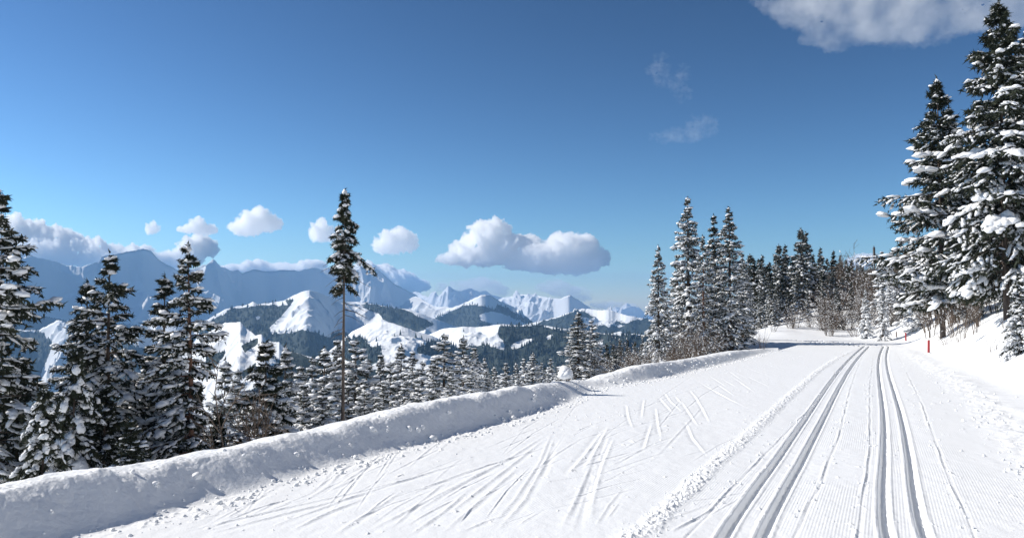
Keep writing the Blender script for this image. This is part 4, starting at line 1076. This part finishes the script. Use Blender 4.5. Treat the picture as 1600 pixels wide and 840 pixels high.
# dark undergrowth at the feet of the right hand giants
for i in range(30):
    px = g_.uniform(1440, 1640); d = g_.uniform(33, 52)
    p = at_depth(px, 480, d); z = gz(p[0], p[1])
    place_shrub((dense + birch)[g_.integers(0, 5)], p[0], p[1], z - .1, g_.uniform(1.5, 3.6), .8, 'brown bare undergrowth between the trunks of the giant spruces', 'bare undergrowth below the giant spruces')
for i in range(20):
    px = g_.uniform(-40, 420); d = g_.uniform(13, 24)
    p = at_depth(px, 600, d); z = gz(p[0], p[1])
    place_shrub((dense + birch)[g_.integers(0, 5)], p[0], p[1], z - .1, g_.uniform(1.4, 3.0), .8, 'bare brown brush in the shade between the left spruces', 'bare brush between the left spruces')
def S(pr, px, py, d0, d1, h, w, label, name='bare_shrub'):
    q = on_ground_px(px, py, d0, d1)
    if q is None:
        p = at_depth(px, py, (d0 + d1) / 2); q = (p[0], p[1], gz(p[0], p[1])); print('no hit', px, py)
    place_shrub(pr, q[0], q[1], q[2] - .05, h, w, label, None, name)
S(thin_sh[0], 1191, 545, 30, 60, 1.1, .8, 'leafless twigs poking from the snow right of the tall spruce group')
S(thin_sh[0], 1502, 532, 20, 45, 1.5, .9, 'leafless grey bush leaning over the snow below the giant spruce')
S(thin_sh[1], 1480, 538, 20, 45, .9, 1.3, 'low spreading twigs on the snow beside the red post')
S(thin_sh[0], 1525, 520, 20, 45, 1.7, .5, 'upright bare saplings between the giant spruce and the snow mound')
S(thin_sh[1], 1552, 549, 12, 30, .75, .8, 'short bare twigs sticking from the snow mound at the right')
S(thin_sh[0], 1572, 520, 12, 30, .7, .8, 'thin bare twigs beside the snow-buried young spruce')
for px, top, d, k, w in [(1308, 448, 64, 0, 1.), (1330, 440, 68, 1, 1.), (1285, 452, 70, 2, 1.), (1262, 450, 74, 0, 1.), (1232, 452, 74, 1, 1.), (1212, 450, 72, 2, 1.), (1188, 455, 68, 0, 1.), (1400, 430, 66, 1, 1.), (1370, 425, 72, 0, 1.1), (1349, 432, 74, 2, 1.1)]:
    T(distant[k], px, top, d, w, 'low frosted spruce at the lower edge of the hillside woods above the bend', 'frosted spruces at the lower edge of the hillside woods', name='spruce_tree')
for i, (px, d, h, w) in enumerate([(1288, 61, 1.7, 1.6), (1300, 62, 2.2, 1.5), (1312, 63, 2.4, 1.3), (1325, 62, 1.9, 1.6), (1350, 62, 2.3, 1.2), (1372, 60, 2.0, 1.3), (1268, 63, 1.4, 1.5), (1236, 62, 1.5, 1.2), (1388, 58, 1.8, 1.3), (1420, 56, 1.6, 1.2), (1296, 58, 1.5, 1.4), (1336, 57, 1.5, 1.1), (1404, 57, 1.8, 1.2)]):
    p = at_depth(px, 500, d)
    place_shrub(dense[i % 3], p[0], p[1], gz(p[0], p[1]) - .1, h, w, 'bare brown bush on the lowest edge of the hillside thicket beside the bend', 'bare bushes on the lowest edge of the hillside thicket')
S(thin_sh[1], 1208, 520, 40, 80, 1.3, 1., 'thin bare bush on the snow slope behind the bend')
S(dense[2], 1245, 514, 40, 80, 2.0, 1., 'bare bush at the lower edge of the slope behind the bend')
S(dense[0], 1306, 500, 40, 80, 2.6, 1.5, 'wide bare bush overhanging the snow slope beyond the bend')
S(dense[1], 1355, 503, 40, 80, 3.2, 1., 'tall fan-shaped bare bush near the speckled spruce')
S(birch[0], 1325, 480, 45, 90, 5.5, .7, 'slender bare sapling on the slope beyond the bend')
# snow-capped bush on the bank
def snow_bush():
    p = at_depth(884, 585, 16.5)
    e = bpy.data.objects.new('snow_capped_bush', None); C.objects.link(e)
    zb = gz(p[0], p[1]); e.location = (p[0], p[1], zb)
    e['label'] = 'round bush capped by a ball of snow on the bank below the stout spruce'; e['category'] = 'shrub'
    rnd = np.random.default_rng(9); g = Geo(); sn = Geo(); top = p[2] - zb
    for _ in range(16):
        a = rnd.uniform(0, 6.28); c = np.array([math.cos(a), math.sin(a), 0])
        g.add(*tube([c * .02 - UP * .2, c * .10 + UP * top * .6, c * rnd.uniform(.1, .2) + UP * (top + rnd.uniform(-.1, .05))], [.006, .004, .002], 3, False))
    for _ in range(5):
        q = rnd.normal(0, .04, 3) + UP * top
        blobs(sn, q[None], np.array([[1., .1, 0]]), np.array([.115]), np.array([.11]), np.array([.095]), ICO2, rnd, .05, .75)
    o = obj('stems', g.mesh('stems', M_twig), e); o = obj('snow_cover', sn.mesh('snow_cover', M_tsnow), e)
snow_bush()

# ------------------------------------------------------------------ marker posts, mast, loose snow
def plain(name, c, rough=.6):
    m, nt, b = new_mat(name)
    n_ = N(nt, 'ShaderNodeTexNoise', Scale=25.0, Detail=5.0); nt.links.new(coord(nt), n_.inputs['Vector'])
    mx = N(nt, 'ShaderNodeMix', data_type='RGBA'); mx.inputs[6].default_value = (*[q * .6 for q in c], 1); mx.inputs[7].default_value = (*c, 1)
    nt.links.new(n_.outputs[0], mx.inputs[0]); nt.links.new(mx.outputs[2], b.inputs['Base Color']); b.inputs['Roughness'].default_value = rough
    return m
M_red = plain('red_painted_wood', (0.50, 0.03, 0.035)); M_post = plain('weathered_brown_wood', (0.16, 0.09, 0.06)); M_iron = plain('dark_steel', (0.05, 0.05, 0.055))
def post(px, py_top, py_bot, d0, d1, w, mat, label, tilt):
    q = on_ground_px(px, py_bot, d0, d1)
    top = at_depth(px, py_top, q[1])[2]; h = top - q[2]
    e = bpy.data.objects.new('marker_post', None); C.objects.link(e); e.location = (q[0], q[1], q[2]); e.rotation_euler = (0, tilt, .5)
    e['label'] = label; e['category'] = 'post'
    bm = bmesh.new(); bmesh.ops.create_cube(bm, size=1)
    for v in bm.verts: v.co = Vector((v.co.x * w, v.co.y * w * .6, -.4 if v.co.z < 0 else h))
    bmesh.ops.bevel(bm, geom=[x for x in bm.edges], offset=w * .12, segments=2, affect='EDGES')
    me = bpy.data.meshes.new('stake'); bm.to_mesh(me); bm.free(); me.materials.append(mat); obj('stake', me, e)
    c = Geo(); rnd = np.random.default_rng(int(px)); blobs(c, np.array([[0, 0, h + w * .1]]), np.array([[1., 0, 0]]), np.array([w * .55]), np.array([w * .38]), np.array([w * .35]), ICO2, rnd, .04)
    obj('snow_cap', c.mesh('snow_cap', M_tsnow), e)
    c = Geo(); blobs(c, np.array([[0, 0, -.01]]), np.array([[1., 0, 0]]), np.array([w * 1.6]), np.array([w * 1.4]), np.array([w * .5]), ICO2, rnd, .05); obj('snow_collar', c.mesh('snow_collar', M_soft), e)
post(1451, 531, 552, 20, 45, .095, M_red, 'short bright red marker post right of the trail, slightly tilted', .05)
post(1415.5, 519.5, 533, 35, 60, .085, M_red, 'small reddish post farther up the right side of the trail', -.02)
post(1400.5, 518, 527, 40, 70, .075, M_post, 'smallest dark brown post beside the end of the trail', .03)
def mast():
    d = 112.; p = at_depth(1365.5, 384, d); zb = gz(p[0], p[1])
    e = bpy.data.objects.new('mast', None); C.objects.link(e); e.location = (p[0], p[1], zb)
    e['label'] = 'thin dark mast rising above the hilltop trees'; e['category'] = 'mast'
    h = p[2] - zb; g = Geo(); g.add(*tube([[0, 0, -.5], [0, 0, h * .6], [0, 0, h]], [.12, .09, .06], 8)); obj('pole', g.mesh('pole', M_iron), e)
    g = Geo(); g.add(*tube([[0, 0, h - 1.9], [0, 0, h - .2]], [.17, .17], 8)); obj('antenna', g.mesh('antenna', M_iron), e)
mast()
def clods():
    g = Geo(); rnd = np.random.default_rng(77)
    def drop(n, lo, hi, lmin, lmax, s0, s1, clump=False):
        a = rnd.uniform(lo, hi, n); a = np.sort(a)
        if clump: a = a + rnd.normal(0, .15, n)
        fx = np.interp(a, flen, FOOT[:, 0]); fy = np.interp(a, flen, FOOT[:, 1])
        nx = np.interp(a, flen, nrm[:, 0]); ny = np.interp(a, flen, nrm[:, 1]); l = rnd.uniform(lmin, lmax, n)
        x = fx + nx * l; y = fy + ny * l
        z = ground(x, y); s = s0 * (s1 / s0) ** (rnd.random(n) ** 2.2)
        ax = np.c_[rnd.normal(0, 1, (n, 2)), rnd.normal(0, .3, n)]
        blobs(g, np.c_[x, y, z + s * .15], ax, s * rnd.uniform(1, 1.5, n), s, s * rnd.uniform(.6, 1, n), ICO1, rnd, .16, .8)
    L0 = flen[2]
    drop(1500, L0 - 2, L0 + 34, -.28, .10, .006, .030)
    drop(420, L0 - 2, L0 + 34, .05, .60, .006, .022)
    drop(60, L0, L0 + 26, .05, .45, .03, .055)
    drop(350, L0, L0 + 30, -1.6, -.2, .005, .014)
    # crumbs along the windrow and over the trail
    n = 2400; y = 3.8 * (34 / 3.8) ** rnd.random(n); x = wind(y) + rnd.normal(0, .08, n); z = ground(x, y); s = .003 * (3.6 ** (rnd.random(n) ** 1.8))
    blobs(g, np.c_[x, y, z + .008], rnd.normal(0, 1, (n, 3)), s * 1.2, s, s, ICO1, rnd, .2, 1)
    for fx in thin:
        n = 170; y = 3.8 * (26 / 3.8) ** rnd.random(n); y = y + .4 * np.sin(y * 3); x = fx(y) + rnd.normal(0, .05, n); z = ground(x, y); s = .004 * (4.5 ** (rnd.random(n) ** 2.5))
        blobs(g, np.c_[x, y, z + .004], rnd.normal(0, 1, (n, 3)), s * 1.3, s, s * .8, ICO1, rnd, .2, 1)
    n = 500; y = 4 * (22 / 4) ** rnd.random(n); x = np.interp(y, EDGE[:, 1], EDGE[:, 0]) + rnd.normal(-.1, .3, n); z = ground(x, y); s = .006 * (5 ** (rnd.random(n) ** 2))
    blobs(g, np.c_[x, y, z + .004], rnd.normal(0, 1, (n, 3)), s * 1.3, s, s * .8, ICO1, rnd, .2, 1)
    obj('snow_clods', g.mesh('snow_clods', M_clod), label='loose crumbs and clods of snow along the bank and the trail', cat='snow', kind='stuff')
clods()

# ------------------------------------------------------------------ clouds, far beyond and above the haze
def cloud_mat(name, dens, scale, thr, soft, aniso=.35):
    m = bpy.data.materials.new(name); m.use_nodes = True; nt = m.node_tree; nt.nodes.clear()
    out = nt.nodes.new('ShaderNodeOutputMaterial'); v = nt.nodes.new('ShaderNodeVolumePrincipled')
    v.inputs['Color'].default_value = (1, 1, 1, 1); v.inputs['Anisotropy'].default_value = aniso
    co = coord(nt); n_ = N(nt, 'ShaderNodeTexNoise', Scale=scale, Detail=5.0, Roughness=.62); nt.links.new(co, n_.inputs['Vector'])
    mr = N(nt, 'ShaderNodeMapRange'); mr.inputs[1].default_value = thr; mr.inputs[2].default_value = thr + soft; mr.inputs[3].default_value = 0; mr.inputs[4].default_value = dens
    nt.links.new(n_.outputs[0], mr.inputs[0]); nt.links.new(mr.outputs[0], v.inputs['Density'])
    nt.links.new(v.outputs[0], out.inputs['Volume'])
    return m
M_cumulus = cloud_mat('cumulus', .0150, 1 / 300., .40, .08, .15)
M_lowcloud = cloud_mat('low_cumulus', .020, 1 / 500., .36, .1, .15)
M_wisp = cloud_mat('thin_cloud', .003, 1 / 600., .42, .2, .0)
M_veil = cloud_mat('veil_cloud', .0018, 1 / 330., .40, .35, .1)

M_faint = cloud_mat('faint_wisp', .0011, 1 / 130., .44, .25, .1)
def cloud(lumps, D, label, mat, amp=.50, thick=1.0):
    if D is None:      # above the haze over the far valley where it is high enough, else beyond it
        low = min(float(at_depth(px, py + ry * 1.35, 1.)[2]) for px, py, rx, ry in lumps)
        D = 640 / low if low > 640 / 30000 else 31000
        D = min(max(D, 12500), 31000)
        print('cloud', label[:30], round(D))
    """lumps: (px, py, rx, ry) seen in the picture, standing at distance D"""
    c0 = at_depth(lumps[0][0], lumps[0][1], D); T_, F_ = ICO3
    g = Geo(); s = D / FPX; rnd = np.random.default_rng(int(lumps[0][0] * 7))
    for i, (px, py, rx, ry) in enumerate(lumps):
        c = at_depth(px, py, D + rnd.uniform(-.3, .3) * rx * s) - c0
        g.add(c + T_ * np.array([rx * s, (rx + ry) * .5 * s * thick, ry * s]) * 1.12, F_)
    me = mesh_np('cloud_raw', np.concatenate(g.v), np.concatenate(g.f))
    o = bpy.data.objects.new('cloud_raw', me); C.objects.link(o)
    md = o.modifiers.new('m', 'REMESH'); md.mode = 'VOXEL'; md.voxel_size = s * 1.0
    dg = bpy.context.evaluated_depsgraph_get(); me2 = bpy.data.meshes.new_from_object(o.evaluated_get(dg))
    bpy.data.objects.remove(o)
    nv = len(me2.vertices); co = np.empty(nv * 3, np.float32); me2.vertices.foreach_get('co', co); co = co.reshape(-1, 3)
    no = np.empty(nv * 3, np.float32); me2.vertices.foreach_get('normal', no); no = no.reshape(-1, 3)
    k = np.mean([l[3] for l in lumps]) * s
    q = co / k
    dsp = .35 * np.abs(fbm(q[:, 0] * 3.3 + q[:, 1] * 1.5, q[:, 2] * 3.3 - q[:, 1], 3, 209, .6)) + fbm(q[:, 0] * 1.1 + q[:, 1] * .8, q[:, 2] * 1.1 - q[:, 1] * .6, 5, 201, .6) + .5 * fbm(q[:, 0] * 2.5 - q[:, 1], q[:, 2] * 2.5 + q[:, 1] * 2, 3, 205, .6)
    co = co + no * (amp * k * dsp)[:, None]
    me2.vertices.foreach_set('co', co.ravel()); me2.update(); me2.name = 'cloud'; me2.materials.clear(); me2.materials.append(mat)
    ob = obj('cloud', me2, label=label, cat='cloud'); ob.location = c0
FD = 31000
cloud([(730, 392, 26, 20), (760, 372, 30, 24), (775, 362, 22, 18), (752, 400, 40, 14), (792, 388, 34, 20), (820, 385, 28, 16), (715, 404, 28, 10), (850, 400, 44, 20), (880, 386, 34, 18), (905, 388, 28, 20), (925, 402, 26, 14), (870, 410, 60, 14), (810, 408, 26, 12), (895, 412, 44, 12)], None, 'largest double-humped white cumulus above the right end of the mountain range', M_cumulus)
cloud([(20, 362, 26, 24), (45, 370, 34, 24), (85, 378, 40, 22), (70, 395, 60, 20), (120, 392, 36, 22), (150, 398, 34, 20), (180, 402, 34, 18), (30, 390, 40, 20), (215, 400, 26, 16), (240, 410, 26, 14), (-40, 370, 50, 26)], None, 'long white cloud bank resting behind the left end of the big massif', M_cumulus)
cloud([(308, 384, 26, 16), (296, 398, 24, 16), (275, 408, 22, 14), (325, 388, 14, 12), (260, 420, 20, 12)], None, 'white cloud just above the one-sided tall spruce', M_cumulus)
cloud([(400, 345, 26, 18), (385, 355, 24, 12), (418, 348, 20, 12), (405, 338, 16, 12)], None, 'small bright cumulus high between the one-sided spruce and the bare-stemmed spruce', M_cumulus)
cloud([(308, 352, 14, 12), (322, 358, 18, 8), (296, 358, 16, 6)], None, 'small ragged cloud puff left of the small bright cumulus', M_cumulus)
cloud([(238, 356, 10, 9)], None, 'tiny faint puff of cloud above the flat topped summit', M_cumulus)
cloud([(618, 376, 26, 18), (600, 384, 18, 12), (636, 378, 16, 14)], None, 'rounded white cloud right of the bare-stemmed spruce crown', M_cumulus)
cloud([(500, 360, 14, 16), (510, 366, 14, 12)], None, 'small cloud hiding behind the crown of the bare-stemmed spruce', M_cumulus)
cloud([(400, 417, 24, 10), (430, 420, 40, 8), (365, 420, 22, 6), (486, 416, 22, 9), (460, 422, 30, 7)], None, 'low flat cloud peeking over the middle of the massif', M_lowcloud)
cloud([(600, 430, 22, 14), (625, 438, 26, 14), (645, 446, 24, 10), (575, 424, 26, 12)], None, 'low cloud spilling over the right shoulder of the massif', M_lowcloud)
cloud([(750, 446, 34, 12), (725, 448, 24, 10), (775, 454, 22, 9), (692, 448, 10, 6)], None, 'pale low cloud behind the sharp horn', M_wisp)
cloud([(865, 448, 26, 10), (890, 456, 30, 9), (910, 462, 18, 8)], None, 'faint low cloud above the pointed snow summit', M_wisp)
cloud([(950, 476, 26, 6), (975, 480, 22, 6)], None, 'faintest cloud low beside the hazy white peak', M_wisp)
cloud([(1345, 408, 20, 10), (1360, 402, 12, 6)], None, 'white cloud peeking over the hilltop by the mast', M_cumulus)
cloud([(1270, 10, 60, 30), (1340, 20, 90, 42), (1430, 18, 100, 46), (1500, 5, 90, 40), (1400, -30, 180, 50), (1560, 10, 80, 34), (1310, 50, 50, 22), (1230, -5, 50, 22)], 8000, 'large soft grey-white veil of cloud at the top beside the giant spruce', M_veil, .35)
cloud([(1028, 104, 9, 18), (1036, 120, 9, 16), (1052, 130, 16, 9), (1068, 118, 7, 18), (1066, 140, 12, 12)], 9000, 'faint upper wisp of cloud left of the veil', M_faint, .9)
cloud([(1095, 194, 24, 13), (1092, 192, 16, 9), (1070, 210, 34, 9), (1040, 214, 26, 6), (1105, 205, 16, 10)], 9000, 'small white wisp of cloud in the empty blue sky', M_faint, .8)

# ------------------------------------------------------------------ air
def haze():
    bm = bmesh.new(); bmesh.ops.create_cube(bm, size=1.0)
    for v in bm.verts:
        v.co.x *= 34500; v.co.y *= 34500; v.co.z = -760 if v.co.z < 0 else 610
    me = bpy.data.meshes.new('haze'); bm.to_mesh(me); bm.free()
    m = bpy.data.materials.new('mountain_air'); m.use_nodes = True
    nt = m.node_tree; nt.nodes.clear()
    out = nt.nodes.new('ShaderNodeOutputMaterial'); v = nt.nodes.new('ShaderNodeVolumePrincipled')
    v.inputs['Color'].default_value = (0.32, 0.60, 1.0, 1)
    v.inputs['Density'].default_value = 5.6e-5
    v.inputs['Anisotropy'].default_value = 0.2
    nt.links.new(v.outputs[0], out.inputs['Volume'])
    me.materials.append(m)
    obj('haze', me, label='thin blue winter haze lying over the valley and mountains', cat='haze', kind='stuff')
haze()
#HAZE#
